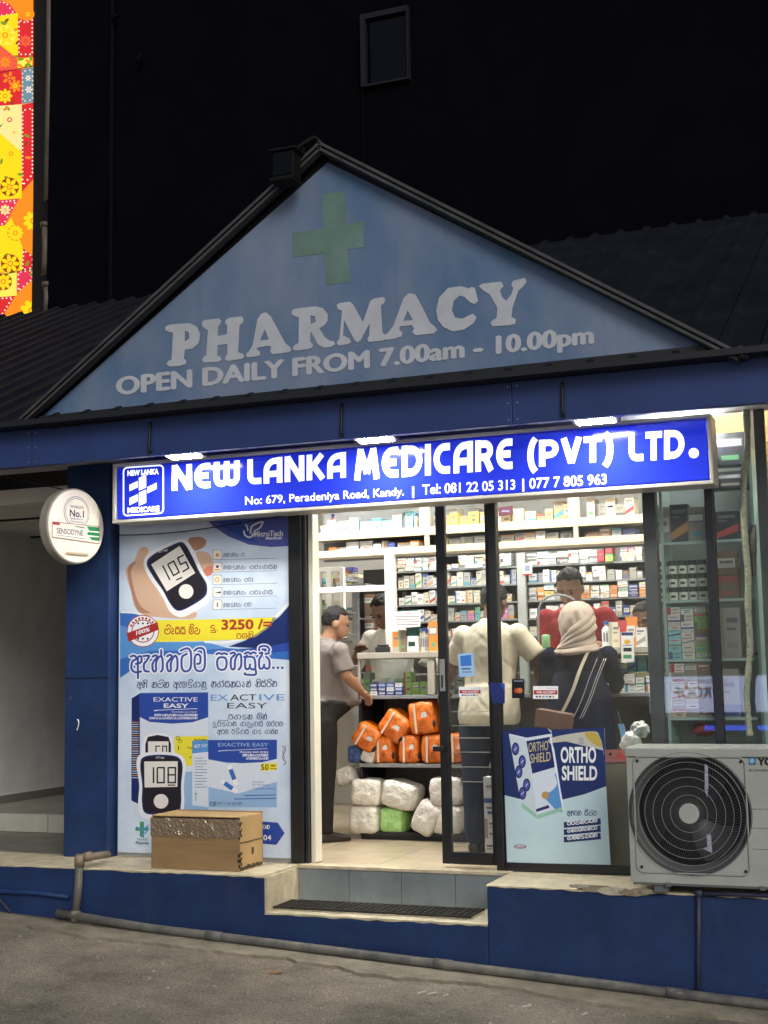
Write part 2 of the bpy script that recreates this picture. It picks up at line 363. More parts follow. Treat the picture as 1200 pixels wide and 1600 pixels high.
def asphalt():
    m = bpy.data.materials.new('asphalt'); m.use_nodes = True; n, l = m.node_tree.nodes, m.node_tree.links; p = n['Principled BSDF']
    tc = n.new('ShaderNodeTexCoord')
    big = n.new('ShaderNodeTexNoise'); big.inputs['Scale'].default_value = 1.6; big.inputs['Detail'].default_value = 9; big.inputs['Roughness'].default_value = .7
    fine = n.new('ShaderNodeTexNoise'); fine.inputs['Scale'].default_value = 95; fine.inputs['Detail'].default_value = 3
    vor = n.new('ShaderNodeTexVoronoi'); vor.inputs['Scale'].default_value = 60
    for t in (big, fine, vor): l.new(tc.outputs['Object'], t.inputs['Vector'])
    r = n.new('ShaderNodeValToRGB'); e = r.color_ramp.elements; e[0].position = .34; e[0].color = (.1,.088,.071,1); e[1].position = .66; e[1].color = (.25,.221,.178,1)
    l.new(big.outputs[0], r.inputs[0])
    r2 = n.new('ShaderNodeValToRGB'); e = r2.color_ramp.elements; e[0].position = .3; e[0].color = (.55,.55,.54,1); e[1].position = .72; e[1].color = (1.55,1.52,1.45,1)
    l.new(fine.outputs[0], r2.inputs[0])
    mx = n.new('ShaderNodeMix'); mx.data_type = 'RGBA'; mx.blend_type = 'MULTIPLY'; mx.inputs[0].default_value = 1
    l.new(r.outputs[0], mx.inputs[6]); l.new(r2.outputs[0], mx.inputs[7]); l.new(mx.outputs[2], p.inputs['Base Color'])
    p.inputs['Roughness'].default_value = .85; p.inputs['Specular IOR Level'].default_value = .25
    b = n.new('ShaderNodeBump'); b.inputs['Strength'].default_value = .5; b.inputs['Distance'].default_value = .01
    ad = n.new('ShaderNodeMath'); ad.operation = 'ADD'; l.new(fine.outputs[0], ad.inputs[0]); l.new(vor.outputs[0], ad.inputs[1])
    l.new(ad.outputs[0], b.inputs['Height']); l.new(b.outputs[0], p.inputs['Normal'])
    return m
def tilemat(name, c1, c2, mortar, sc, rough=.3, bw=.5, rh=.5, off=0):
    m = bpy.data.materials.new(name); m.use_nodes = True; n, l = m.node_tree.nodes, m.node_tree.links; p = n['Principled BSDF']
    tc = n.new('ShaderNodeTexCoord'); br = n.new('ShaderNodeTexBrick'); br.offset = off
    for k, v in (('Color1', c1), ('Color2', c2), ('Mortar', mortar)): br.inputs[k].default_value = (*v, 1)
    br.inputs['Scale'].default_value = sc; br.inputs['Mortar Size'].default_value = .006; br.inputs['Brick Width'].default_value = bw; br.inputs['Row Height'].default_value = rh
    l.new(tc.outputs['Object'], br.inputs['Vector'])
    nz = n.new('ShaderNodeTexNoise'); nz.inputs['Scale'].default_value = 7; nz.inputs['Detail'].default_value = 7; l.new(tc.outputs['Object'], nz.inputs['Vector'])
    r2 = n.new('ShaderNodeValToRGB'); e = r2.color_ramp.elements; e[0].position = .3; e[0].color = (.78,.76,.72,1); e[1].position = .7; e[1].color = (1.08,1.08,1.08,1); l.new(nz.outputs[0], r2.inputs[0])
    mx = n.new('ShaderNodeMix'); mx.data_type = 'RGBA'; mx.blend_type = 'MULTIPLY'; mx.inputs[0].default_value = 1
    l.new(br.outputs['Color'], mx.inputs[6]); l.new(r2.outputs[0], mx.inputs[7]); l.new(mx.outputs[2], p.inputs['Base Color']); p.inputs['Roughness'].default_value = rough
    return m
def glassmat(name, tint=(.97,.98,.97), refl=1.0, dirt=.03):
    m = bpy.data.materials.new(name); m.use_nodes = True; n, l = m.node_tree.nodes, m.node_tree.links; n.remove(n['Principled BSDF'])
    out = n['Material Output']; tr = n.new('ShaderNodeBsdfTransparent'); tr.inputs[0].default_value = (*tint, 1)
    gl = n.new('ShaderNodeBsdfGlossy'); gl.inputs['Roughness'].default_value = .015; gl.inputs[0].default_value = (refl, refl, refl, 1)
    fr = n.new('ShaderNodeFresnel'); fr.inputs[0].default_value = 1.3
    mx = n.new('ShaderNodeMixShader'); l.new(fr.outputs[0], mx.inputs[0]); l.new(tr.outputs[0], mx.inputs[1]); l.new(gl.outputs[0], mx.inputs[2])
    df = n.new('ShaderNodeBsdfDiffuse'); df.inputs[0].default_value = (.5,.5,.47,1)
    tc = n.new('ShaderNodeTexCoord'); nz = n.new('ShaderNodeTexNoise'); nz.inputs['Scale'].default_value = 4; nz.inputs['Detail'].default_value = 9; nz.inputs['Roughness'].default_value = .7
    l.new(tc.outputs['Object'], nz.inputs[0]); mr = n.new('ShaderNodeMapRange'); mr.inputs['From Min'].default_value = .4; mr.inputs['From Max'].default_value = .75; mr.inputs['To Max'].default_value = dirt*2.5
    mr.inputs['To Min'].default_value = dirt*.4
    l.new(nz.outputs[0], mr.inputs[0]); m2 = n.new('ShaderNodeMixShader'); l.new(mr.outputs[0], m2.inputs[0]); l.new(mx.outputs[0], m2.inputs[1]); l.new(df.outputs[0], m2.inputs[2])
    l.new(m2.outputs[0], out.inputs[0]); return m
GLASS = glassmat('shop_glass'); CGLASS = glassmat('counter_glass', (.93,.97,.95), dirt=.02)
FLOORT = tilemat('shop_floor_tile', (.5,.41,.29), (.46,.37,.25), (.25,.2,.15), 1, .28, .6, .6)
# ------------------------------------------------------------------ ground
def gz(x, y): return -.315-.054*(x+4.77)+.012*(y+.5)
mb = MB(); N = 14; X0, X1, Y0, Y1 = -60, 60, -60, 40
mb.face([(X0,Y0,gz(X0,Y0)),(X1,Y0,gz(X1,Y0)),(X1,Y1,gz(X1,Y1)),(X0,Y1,gz(X0,Y1))])
ground = mb.build('road', asphalt()); ground['kind'] = 'structure'
mb = MB(); xs = [-12+i*.045 for i in range(340)]
top = [(x, -.46, gz(x,-.46)+.012) for x in xs]
edge = [(x, -.5-.27+.09*mnoise.noise((x*1.7,3,0))+.05*mnoise.noise((x*6,1,0))+.03*mnoise.noise((x*17,1,0))-.03*(x+3)*(.55 if x > -3 else .05), 0) for x in xs]
edge = [(x, y, gz(x,y)+.016) for x, y, _ in edge]; low = [(x, y-.012, gz(x,y)-.02) for x, y, _ in edge]
for i in range(len(xs)-1):
    mb.face([edge[i], edge[i+1], top[i+1], top[i]]); mb.face([low[i], low[i+1], edge[i+1], edge[i]])
apron = mb.build('pavement', mat('rough_concrete', (.21,.185,.14), .9, spec=.2, var=.35, vs=6, bump=.6, bs=45)); apron['kind'] = 'structure'
mb = MB()   # litter and loose chips along the gutter
for i in range(150):
    x = random.uniform(-6.5, 0.5); y = -.8-abs(random.gauss(0, .5)); r = random.choice([.002,.003,.004,.006])
    mb.obox((x,y,gz(x,y)+r*.5), (r,r*.4,0), (-r*.3,r*.8,0), (0,0,r*.6), 0)
for (px,py,w) in ((675,1541,.022),(660,1548,.016),(696,1537,.012),(822,1550,.02),(912,1548,.012),(430,1478,.035)):
    p = at(px,py,-1.0); y = -1.0; p.z = gz(p.x,y)
    mb.obox((p.x,y,p.z+.006), (w,.01,.004), (-.004,w*.35,0), (0,0,.003), 0 if px != 430 else 1)
lit = mb.build('gravel', [mat('pale_chips', (.42,.4,.36), .8), mat('brick_chip', (.3,.14,.07), .8)]); lit['kind'] = 'stuff'
# ------------------------------------------------------------------ shop building
B = thing('shop_building', (-3,0,0), 'small single storey pharmacy shop with blue fascia, gabled front and glass doors', 'shop')
SX0, SX1 = -3.46, -2.17      # the notch of the entrance step
mb = MB(); mb.box(-14, SX0, -.5, .0, -1.6, -.011).box(SX0, SX1, -.5, -.08, -1.6, -.212).box(SX1, 5, -.5, .0, -1.6, -.011)
mb.build('plinth', BLUE, B, bevel=.006)
def ledge(x0, x1, y0, y1, z0, z1, seed, parent=B):
    """tile cap with a worn, uneven front edge"""
    m = MB(); n = max(6, int((x1-x0)/.05)); rr = random.Random(seed); rings = []
    for i in range(n+1):
        x = x0+(x1-x0)*i/n; j = .0022*rr.uniform(-1,1); k = .003*rr.uniform(-1,1); d = .006*(rr.random() > .86)
        rings.append([(x,y0-.004+j+d,z0+k*1.6), (x,y0-.004+j+d,z1-.004+k*.3-d*.3), (x,y0+.006+d,z1), (x,y1,z1), (x,y1,z0)])
    m.loft(rings); return m.build('ledge', CREAM, parent)
ledge(-14, SX0+.002, -.5, 0, -.011, .0, 1); ledge(SX1-.002, 5, -.5, 0, -.011, .0, 2); ledge(SX0+.002, SX1-.002, -.5, -.085, -.212, -.196, 3)
mb = MB(); mb.box(SX0-.001, SX0+.012, -.498, -.06, -.196, -.012); mb.build('ledge', CREAM, B)
mb = MB()
for i in range(4):
    a = SX0+.014+i*.322; b = min(SX1-.002, a+.319); mb.box(a, b, -.09, -.06, -.194, -.012)
mb.box(SX0+.012, SX1-.001, -.078, -.05, -.195, -.014, 1); mb.build('step_riser', [GREYTILE, GROUT], B, bevel=.002)
mb = MB(); mb.box(SX0+.013, SX1, -.1, .0, -.012, .004); mb.build('threshold', mat('worn_threshold', (.5,.43,.3), .5, var=.3, vs=9), B)
mb = MB()   # broken render under the right ledge
for k, (px, py, w, h) in enumerate(((930,1388,.16,.03),(958,1392,.13,.035),(990,1394,.12,.03),(905,1384,.08,.016),(1012,1392,.06,.022))):
    p = at(px, py, -.5)
    pts = [(p.x+w*.62*cos(a)*(1+.35*mnoise.noise((a*2,k,1))), -.5, p.z+h*.6*sin(a)*(1+.5*mnoise.noise((a*2,k,5)))) for a in [2*pi*i/14 for i in range(14)]]
    mb.prism(pts, (0,-.006-.004*k,0), k % 2)
mb.build('broken_render', [mat('bare_mortar', (.3,.26,.18), .9, var=.4, vs=18, bump=.6, bs=30), mat('pale_mortar', (.45,.42,.33), .9, var=.4, vs=15, bump=.5)], B)
# inside shell
mb = MB(); mb.box(-5.06, 3.2, 0, 3.5, -.1, .0); mb.build('floor', FLOORT, B)
mb = MB(); mb.box(-5.1, 3.3, 3.5, 3.6, 0, 2.75).box(-5.1, -5.06, .12, 3.5, 0, 2.75).box(3.2, 3.3, .12, 3.5, 0, 2.75); mb.build('interior_wall', INWALL, B)
mb = MB(); mb.box(-5.1, 3.3, .1, 3.6, 2.75, 2.8); mb.build('ceiling', PINKW, B)
mb = MB(); mb.box(-4.74, -1.0, .03, .12, 2.3, 2.75); mb.box(-5.06, -3.52, .02, .12, 0.0, 2.3); mb.build('front_wall', GREYW, B)
mb = MB(); mb.box(-5.065, -4.745, -.1, .12, 0, 2.47); mb.box(-5.067, -4.743, -.103, -.05, 1.105, 1.112, 1); mb.build('column', [BLUE, DARKM], B, bevel=.005)
# porch recess to the left of the column
mb = MB(); mb.box(-14, -5.102, 0, 6, -.1, -.004)
mb.build('porch_floor', mat('porch_floor', (.24,.23,.19), .7, var=.2, vs=4), B)
mb = MB(); mb.box(-14, -5.102, 1.016, 6, -.004, .128, 0)
for i in range(14): mb.box(-12.2+i*.52, -12.2+i*.52+.512, 1.0, 1.0155, .0, .126, 1)
mb.build('porch_step', [mat('porch_upper_floor', (.36,.35,.3), .7, var=.2, vs=4), mat('pale_step_tile', (.45,.44,.37), .5, var=.12)], B)
mb = MB(); mb.prism([(-6.85,1.03,.129),(-7.03,6,.129),(-7.03,6,3.2),(-6.85,1.03,3.2)], (-.1,0,0)); mb.prism([(-6.846,1.032,.13),(-7.026,6,.13),(-7.026,6,.19),(-6.846,1.032,.19)], (-.02,0,0), 1)
mb.prism([(-6.842,1.034,.19),(-7.022,6,.19),(-7.022,6,.2),(-6.842,1.034,.2)], (-.02,0,0), 0); mb.box(-7.1,-5.1,5.9,6,.13,3.2)
mb.build('porch_wall', [GREYW, mat('grey_skirting', (.2,.2,.19), .7)], B)
mb = MB(); mb.box(-14, -5.102, .2, 6, 2.3, 2.4); mb.box(-14,-5.102,.9,.92,2.285,2.2995,1).box(-14,-5.102,2.0,2.02,2.285,2.2995,1); mb.build('porch_ceiling', [mat('porch_board', (.8,.77,.69), .8, var=.12, vs=3), DARKM], B)
# fascia band with sheet joints
FZ0, FZ1, FY = 2.40, 2.63, -.6
mb = MB(); xs = [-14, -4.98, -1.93, 1.0, 5]
for a, b in zip(xs, xs[1:]): mb.box(a+.0015, b-.0015, FY, FY+.05, FZ0, FZ1)
mb.build('fascia', BLUE2, B, bevel=.003)
for x in (-5.0, -4.95, -1.95, -1.9):
    for z in (2.425, 2.515, 2.605): MB().lathe([(.005,-.604),(.006,-.6)], (x,0,z), 8, axis='y').build('screw', mat('screw_head', (.3,.3,.3), .4, metal=.7), B)
mb = MB(); mb.box(-14, 5, FY+.05, .03, 2.475, 2.49); mb.box(-14,5,FY+.052,FY+.075,2.41,2.475); mb.build('soffit', SOFF, B)
mb = MB(); mb.box(-14, 5, -.72, -.54, 2.632, 2.665); mb.build('gutter', DARKM, B)
# roofs
RA = rad(26); ey, ez, ry = -.66, 2.66, 3.75
def roofz(y): return ez+(y-ey)*math.tan(RA)
mb = MB(); prof = []; x = -14
while x < 5:
    prof += [(x,0),(x+.15,0),(x+.17,.028),(x+.2,.028)]; x += .22
ring = lambda y, dz: [(px_, y, roofz(y)+pz+dz) for px_, pz in prof]
r0, r1 = ring(ey, 0), ring(ry, 0); n = len(r0)
mb.add(r0+r1, [(i, i+1, n+i+1, n+i) for i in range(n-1)])
b0, b1 = ring(ey, -.012), ring(ry, -.012)
mb.add(b0+b1, [(i, n+i, n+i+1, i+1) for i in range(n-1)])
mb.add(r0+b0, [(i, n+i, n+i+1, i+1) for i in range(n-1)])
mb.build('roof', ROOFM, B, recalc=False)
GY = -.62
apx, gl, gr = at(506,226,GY), at(40,655,GY), at(1165,556,GY)
apx.z += .0; backy = ey+(apx.z-ez)/math.tan(RA)
for e in (gl, gr):
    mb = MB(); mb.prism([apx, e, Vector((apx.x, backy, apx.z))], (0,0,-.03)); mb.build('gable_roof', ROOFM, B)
    d = (e-apx).normalized(); nrm = Vector((-d.z,0,d.x)); nrm = nrm if nrm.z > 0 else -nrm
    mb = MB(); c = (apx+e)/2; L = (e-apx).length/2+.004
    mb.obox(c+Vector((0,-.035,0))-nrm*.012, d*L, (0,.035,0), nrm*.009); mb.obox(c+Vector((0,-.055,0))-nrm*.04, d*(L-.02), (0,.012,0), nrm*.008)
    mb.obox(c+Vector((0,-.03,0))-nrm*.035, d*(L-.01), (0,.014,0), nrm*.022, 1)
    mb.build('barge_board', [TRIM, DARKM], B, bevel=.003)
# torn end of the flashing at the right eave, bracket struts under the gable
mb = MB(); pts = [at(*q, -.66) for q in ((1128,545),(1140,550),(1150,547),(1158,544),(1163,552),(1168,560))]
mb.tube(spline(pts,4), .012, 6); mb.build('flashing', TRIM, B, smooth=True)
mb = MB()
for (a, b) in (((1060,556),(1112,574)),((1108,545),(1130,572)),((940,568),(952,583))):
    mb.tube([at(*a,-.5), at(*b,-.5)], .012, 6)
mb.build('gable_bracket', TRIM, B)
# ------------------------------------------------------------------ shop front frames and glass
ZT = 2.3
def post(name, x0, x1, y0, y1, m, z0=0.0, z1=ZT, parent=B): return MB().box(x0, x1, y0, y1, z0, z1).build(name, m, parent, bevel=.004)
fr = MB(); fr.box(-3.517, -3.43, -.04, .05, .004, ZT).box(-3.426, -3.405, -.03, .05, .004, ZT); fr.build('door_frame', BLACKFR, B, bevel=.004)
post('door_jamb', -3.403, -3.372, .0, .09, mat('pale_jamb', (.7,.68,.55), .4), .004)
w1 = MB(); w1.box(-2.256, -2.212, -.03, .04, .004, ZT).box(-2.212, -1.37, -.02, .03, .004, .05).box(-1.37, -1.298, -.02, .06, .004, ZT, 1)
W1 = w1.build('shop_window', [BLACKFR, GREYFR], B, bevel=.004)
MB().box(-2.212, -1.37, .002, .010, .05, ZT).build('pane', GLASS, W1)
w2 = MB(); w2.box(-1.033, -.985, -.025, .04, .004, ZT).box(-1.298,-1.033,-.02,.03,.004,.05).box(-.985,2.6,-.02,.03,.004,.05); W2 = w2.build('shop_window', BLACKFR, B, bevel=.004)
MB().box(-1.298, -1.033, .002, .010, .05, ZT).build('pane', GLASS, W2); MB().box(-.985, 2.6, .002, .010, .05, 2.474).build('pane', GLASS, W2)
D = MB(); D.box(-2.602, -2.545, .045, .085, .02, ZT).box(-2.30, -2.25, .045, .085, .02, ZT).box(-2.545, -2.30, .045, .085, .02, .085)
D = D.build('sliding_door', BLACKFR, B, bevel=.004)
MB().box(-2.545, -2.30, .06, .066, .085, ZT).build('pane', GLASS, D)
h = MB(); a = at(691,1030,.045); b = at(691,1080,.045); h.box(a.x-.016,a.x+.016,.035,.045,b.z,a.z); h.box(a.x-.005,a.x+.005,.03,.035,b.z+.02,a.z-.09,1); h.build('handle', [STEEL, BLACKFR], D, bevel=.003)
h = MB(); a = at(700,870,.045); b = at(717,881,.045); h.box(a.x-.02,b.x,.02,.045,b.z,a.z); a = at(683,1170,.045); h.box(a.x-.02,a.x+.05,.02,.044,a.z-.014,a.z+.014); h.build('latch', BLACKFR, D, bevel=.003)
h = MB()
for py in (1112,1134,1153,1175,1198,1221):
    a = at(706,py,.1); b = at(770,py,.1); h.tube([(a.x,.1,a.z),(b.x,.1,a.z)], .0022, 5)
h.build('thin_bar', ALU, D)  # thin level bars just behind the door pane
# ------------------------------------------------------------------ neighbours in the dark
NB = thing('dark_building', (0,4.6,0), 'tall unlit building rising into the dark behind the pharmacy roof', 'building')
mb = MB(); xl = at(75,300,4.6).x; mb.box(xl, 24, 4.6, 12, -2, 18).box(xl-22, xl-.02, 9, 12, -2, 18); mb.build('wall', NIGHTW, NB)  # left rear block added to hide the sky in the gap
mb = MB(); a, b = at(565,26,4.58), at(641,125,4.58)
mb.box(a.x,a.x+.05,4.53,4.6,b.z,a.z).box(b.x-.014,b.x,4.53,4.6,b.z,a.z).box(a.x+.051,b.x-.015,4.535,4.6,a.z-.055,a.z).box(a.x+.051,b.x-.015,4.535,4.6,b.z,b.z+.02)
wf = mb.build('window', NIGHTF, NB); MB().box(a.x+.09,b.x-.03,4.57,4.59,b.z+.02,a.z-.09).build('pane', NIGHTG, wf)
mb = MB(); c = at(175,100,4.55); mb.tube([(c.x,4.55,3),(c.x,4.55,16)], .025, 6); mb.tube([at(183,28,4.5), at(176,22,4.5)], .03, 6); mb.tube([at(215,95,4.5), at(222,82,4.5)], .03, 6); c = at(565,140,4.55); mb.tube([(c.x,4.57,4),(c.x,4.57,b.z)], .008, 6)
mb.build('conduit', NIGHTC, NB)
PIPE = mat('grey_downpipe', (.12,.1,.085), .5, var=.3)
mb = MB(); x = xl-.03
for z0, z1, dx in ((6.35,9.4,0),(5.5,6.1,-.02),(5.05,5.42,.01),(4.7,5.02,.05)):
    mb.tube([(x+dx,4.62,z0),(x+dx+.012,4.62,(z0+z1)/2),(x+dx,4.62,z1)], .035, 8)
    mb.tube([(x+dx,4.62,z1-.05),(x+dx,4.62,z1)], .05, 8)
mb.build('downpipe', PIPE, NB, smooth=True)
# ------------------------------------------------------------------ lit billboard of flowered patchwork (left edge)
def emat(name, col, e): return mat(name, col, .6, emis=e, ecol=col)
bc = {k: emat('backlit_'+k, srgb(*v), .36) for k, v in dict(yellow=(250,215,20), lemon=(245,230,90), orange=(245,140,25), red=(215,40,45), pink=(225,50,85), coral=(235,95,60), green=(120,150,30), cream=(245,225,150), blue=(110,140,160), brown=(150,60,10), white=(255,235,210)).items()}
BB = thing('billboard', tuple(at(0,495,5.0)), 'backlit billboard of red, orange and yellow flowered patchwork at the left edge', 'billboard')
A = Art(5.0)
A.rect(-260,-120,52,560,bc['orange'])
def flower(x, y, r, petals, c1, c2, c3):
    A.disc(x, y, r*.98, c3)
    for i in range(petals):
        a = 2*pi*i/petals; A.L += .02
        pts = [(x+r*.6*cos(a)+.36*r*cos(t)*cos(a)-.22*r*sin(t)*sin(a), y+r*.6*sin(a)+.36*r*cos(t)*sin(a)+.22*r*sin(t)*cos(a)) for t in [2*pi*j/10 for j in range(10)]]
        A.poly(pts, c1)
    A.disc(x, y, r*.3, c2); A.disc(x, y, r*.17, c1)
def patch(pts, c, dots=None, leaves=0, seed=0):
    A.poly(pts, c); rr = random.Random(seed); xs = [p[0] for p in pts]; ys = [p[1] for p in pts]
    def inside(x, y):
        k = False; n = len(pts)
        for i in range(n):
            (xa,ya),(xb,yb) = pts[i], pts[i-1]
            if (ya > y) != (yb > y) and x < (xb-xa)*(y-ya)/(yb-ya)+xa: k = not k
        return k
    for i in range(len(pts)):
        if dots:
            (xa,ya),(xb,yb) = pts[i-1], pts[i]; nn = max(2, int(math.hypot(xb-xa,yb-ya)/7)); cx, cy = sum(xs)/len(xs), sum(ys)/len(ys)
            for j in range(nn):
                t = (j+.5)/nn; x, y = xa+(xb-xa)*t, ya+(yb-ya)*t; x += (cx-x)*.14; y += (cy-y)*.14; A.disc(x, y, 1.3, bc[dots])
    for _ in range(leaves):
        x, y = rr.uniform(min(xs),max(xs)), rr.uniform(min(ys),max(ys)); a = rr.uniform(0,3)
        if not inside(x, y): continue
        A.poly([(x+5*cos(t)*cos(a)-2.2*sin(t)*sin(a), y+5*cos(t)*sin(a)+2.2*sin(t)*cos(a)) for t in [2*pi*j/8 for j in range(8)]], bc[rr.choice(['green','green','brown','orange'])])
for ox in (0, -92, -184):
    A.frame(ox, 0, 1)
    patch([(-40,0),(12,2),(27,22),(0,26),(-40,34)], bc['pink'], 'white', 3, 1)
    patch([(0,25),(28,20),(28,92),(0,70)], bc['yellow'], None, 9, 2); patch([(28,28),(41,33),(52,24),(52,90),(28,90)], bc['red'], 'white', 0, 3)
    patch([(-40,70),(0,70),(27,92),(27,108),(-40,116)], bc['coral'], 'pink', 2, 4); patch([(28,93),(50,89),(50,103),(28,106)], bc['lemon'], None, 8, 5)
    patch([(-40,112),(34,108),(34,162),(-40,172)], bc['red'], None, 3, 6); patch([(34,108),(52,105),(52,160),(34,162)], bc['blue'], 'cream', 0, 7)
    patch([(-40,168),(34,163),(34,236),(-40,200)], bc['cream'], None, 9, 8); patch([(34,164),(52,160),(52,280),(34,300)], bc['red'], 'white', 3, 9)
    patch([(-40,205),(0,208),(34,238),(34,310),(-40,315)], bc['yellow'], None, 12, 10)
    patch([(-40,316),(30,310),(20,328),(8,352),(-40,362)], bc['pink'], 'white', 2, 11); patch([(36,388),(52,400),(52,420),(34,424)], bc['red'], 'white', 2, 12)
    patch([(-40,360),(8,352),(18,340),(36,388),(34,422),(-40,428)], bc['yellow'], None, 7, 13)
    patch([(-40,430),(26,424),(26,462),(-40,468)], bc['lemon'], None, 6, 14); patch([(27,424),(52,420),(52,436),(27,458)], bc['pink'], 'white', 2, 15)
    patch([(-40,468),(24,462),(12,482),(0,500),(-40,500)], bc['red'], 'white', 2, 16)
    for x, y, r, p, c1, c2, c3 in ((8,55,16,7,'yellow','orange','lemon'),(40,64,10,8,'coral','red','red'),(8,97,9,8,'orange','coral','coral'),(14,122,11,5,'orange','red','red'),(24,134,11,7,'orange','yellow','red'),(8,150,12,8,'yellow','orange','red'),
        (44,122,5,6,'white','blue','blue'),(45,140,6,6,'white','blue','blue'),(15,187,13,12,'cream','red','lemon'),(22,207,6,6,'cream','coral','lemon'),(15,292,15,7,'yellow','orange','brown'),(17,240,12,8,'yellow','orange','yellow'),
        (24,364,13,11,'yellow','orange','orange'),(8,328,9,8,'cream','coral','pink'),(16,412,15,7,'yellow','orange','brown'),(52,345,17,9,'yellow','orange','orange'),(50,486,20,9,'yellow','orange','orange'),(5,440,14,8,'yellow','orange','brown'),(44,22,10,7,'orange','yellow','orange')):
        flower(x, y, r, p, bc[c1], bc[c2], bc[c3])
A.frame(0, 0, 1)
for y0, y1 in ((116,103),(432,420)): A.line([(-224,y0+44),(-40,y0+5),(52,y1)], 1.0, BLACK)
A.build('printed_panel', BB)
mb = MB(); a, b = at(-260,-120,5.02), at(52,560,5.02); mb.box(a.x, b.x, 5.02, 5.3, b.z, a.z); mb.build('light_box', DARKM, BB)
mb = MB(); b = at(52,300,4.95); mb.box(b.x, b.x+.2, 4.95, 5.3, 3.0, 11); mb.build('frame', mat('rust_dark_frame', (.01,.006,.005), .7), BB)
# ------------------------------------------------------------------ gable sign
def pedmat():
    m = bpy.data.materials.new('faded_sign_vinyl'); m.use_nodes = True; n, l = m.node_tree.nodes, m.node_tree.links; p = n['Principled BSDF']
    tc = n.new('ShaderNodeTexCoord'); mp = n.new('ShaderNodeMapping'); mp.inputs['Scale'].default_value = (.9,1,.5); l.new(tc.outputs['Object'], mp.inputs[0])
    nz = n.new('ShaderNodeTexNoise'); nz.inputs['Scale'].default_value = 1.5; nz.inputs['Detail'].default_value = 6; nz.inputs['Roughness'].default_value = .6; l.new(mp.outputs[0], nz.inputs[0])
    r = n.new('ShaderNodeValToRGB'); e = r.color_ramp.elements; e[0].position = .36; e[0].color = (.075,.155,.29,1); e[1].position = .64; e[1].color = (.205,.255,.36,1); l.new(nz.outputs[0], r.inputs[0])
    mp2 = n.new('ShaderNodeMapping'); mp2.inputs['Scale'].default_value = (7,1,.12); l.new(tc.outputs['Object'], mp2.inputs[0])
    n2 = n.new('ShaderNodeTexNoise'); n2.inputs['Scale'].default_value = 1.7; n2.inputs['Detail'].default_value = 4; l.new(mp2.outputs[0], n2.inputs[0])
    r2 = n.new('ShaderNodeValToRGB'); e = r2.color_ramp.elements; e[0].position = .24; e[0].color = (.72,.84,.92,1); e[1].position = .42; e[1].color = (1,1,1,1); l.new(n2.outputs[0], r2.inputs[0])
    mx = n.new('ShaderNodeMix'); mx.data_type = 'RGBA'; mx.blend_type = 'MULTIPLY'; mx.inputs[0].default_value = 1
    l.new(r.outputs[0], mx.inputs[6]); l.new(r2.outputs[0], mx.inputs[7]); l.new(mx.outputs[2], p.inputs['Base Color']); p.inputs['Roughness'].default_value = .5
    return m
PY = -.6
GS = thing('gable_sign', tuple(at(580,600,PY)), 'large faded blue triangular pharmacy sign with green cross under the gable roof', 'sign')
tri = [at(66,651,PY), at(1104,540,PY), at(512,254,PY)]
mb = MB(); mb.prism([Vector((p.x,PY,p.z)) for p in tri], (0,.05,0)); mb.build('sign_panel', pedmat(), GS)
cx = sum(p.x for p in tri)/3; cz = sum(p.z for p in tri)/3
mb = MB(); outer = [Vector((cx+(p.x-cx)*1.045, PY+.02, cz+(p.z-cz)*1.075)) for p in tri]
mb.prism(outer, (0,.06,0)); mb.build('backing', DARKM, GS)
mb = MB(); a, b = tri[0], tri[1]; d = b-a; mb.obox((a+b)/2+Vector((0,-.008,-.022)), d*.5, (0,.03,0), (0,0,.018)); mb.obox((a+b)/2+Vector((0,.02,-.06)), d*.49, (0,.02,0), (0,0,.02)); mb.build('frame', DARKM, GS)
LET = mat('faded_white_letter', (.5,.53,.58), .55, var=.12, vs=5); CROSS = mat('faded_green_cross', (.115,.225,.15), .6, var=.25, vs=2.5, var2=(.17,.27,.26))
A = Art(PY-.002)
A.poly([(503,304),(538,298),(541,350),(568,346),(569,386),(543,390),(547,440),(510,446),(507,396),(458,402),(456,364),(505,357)], CROSS)
A.build('cross', GS)
A = Art(PY-.0035)
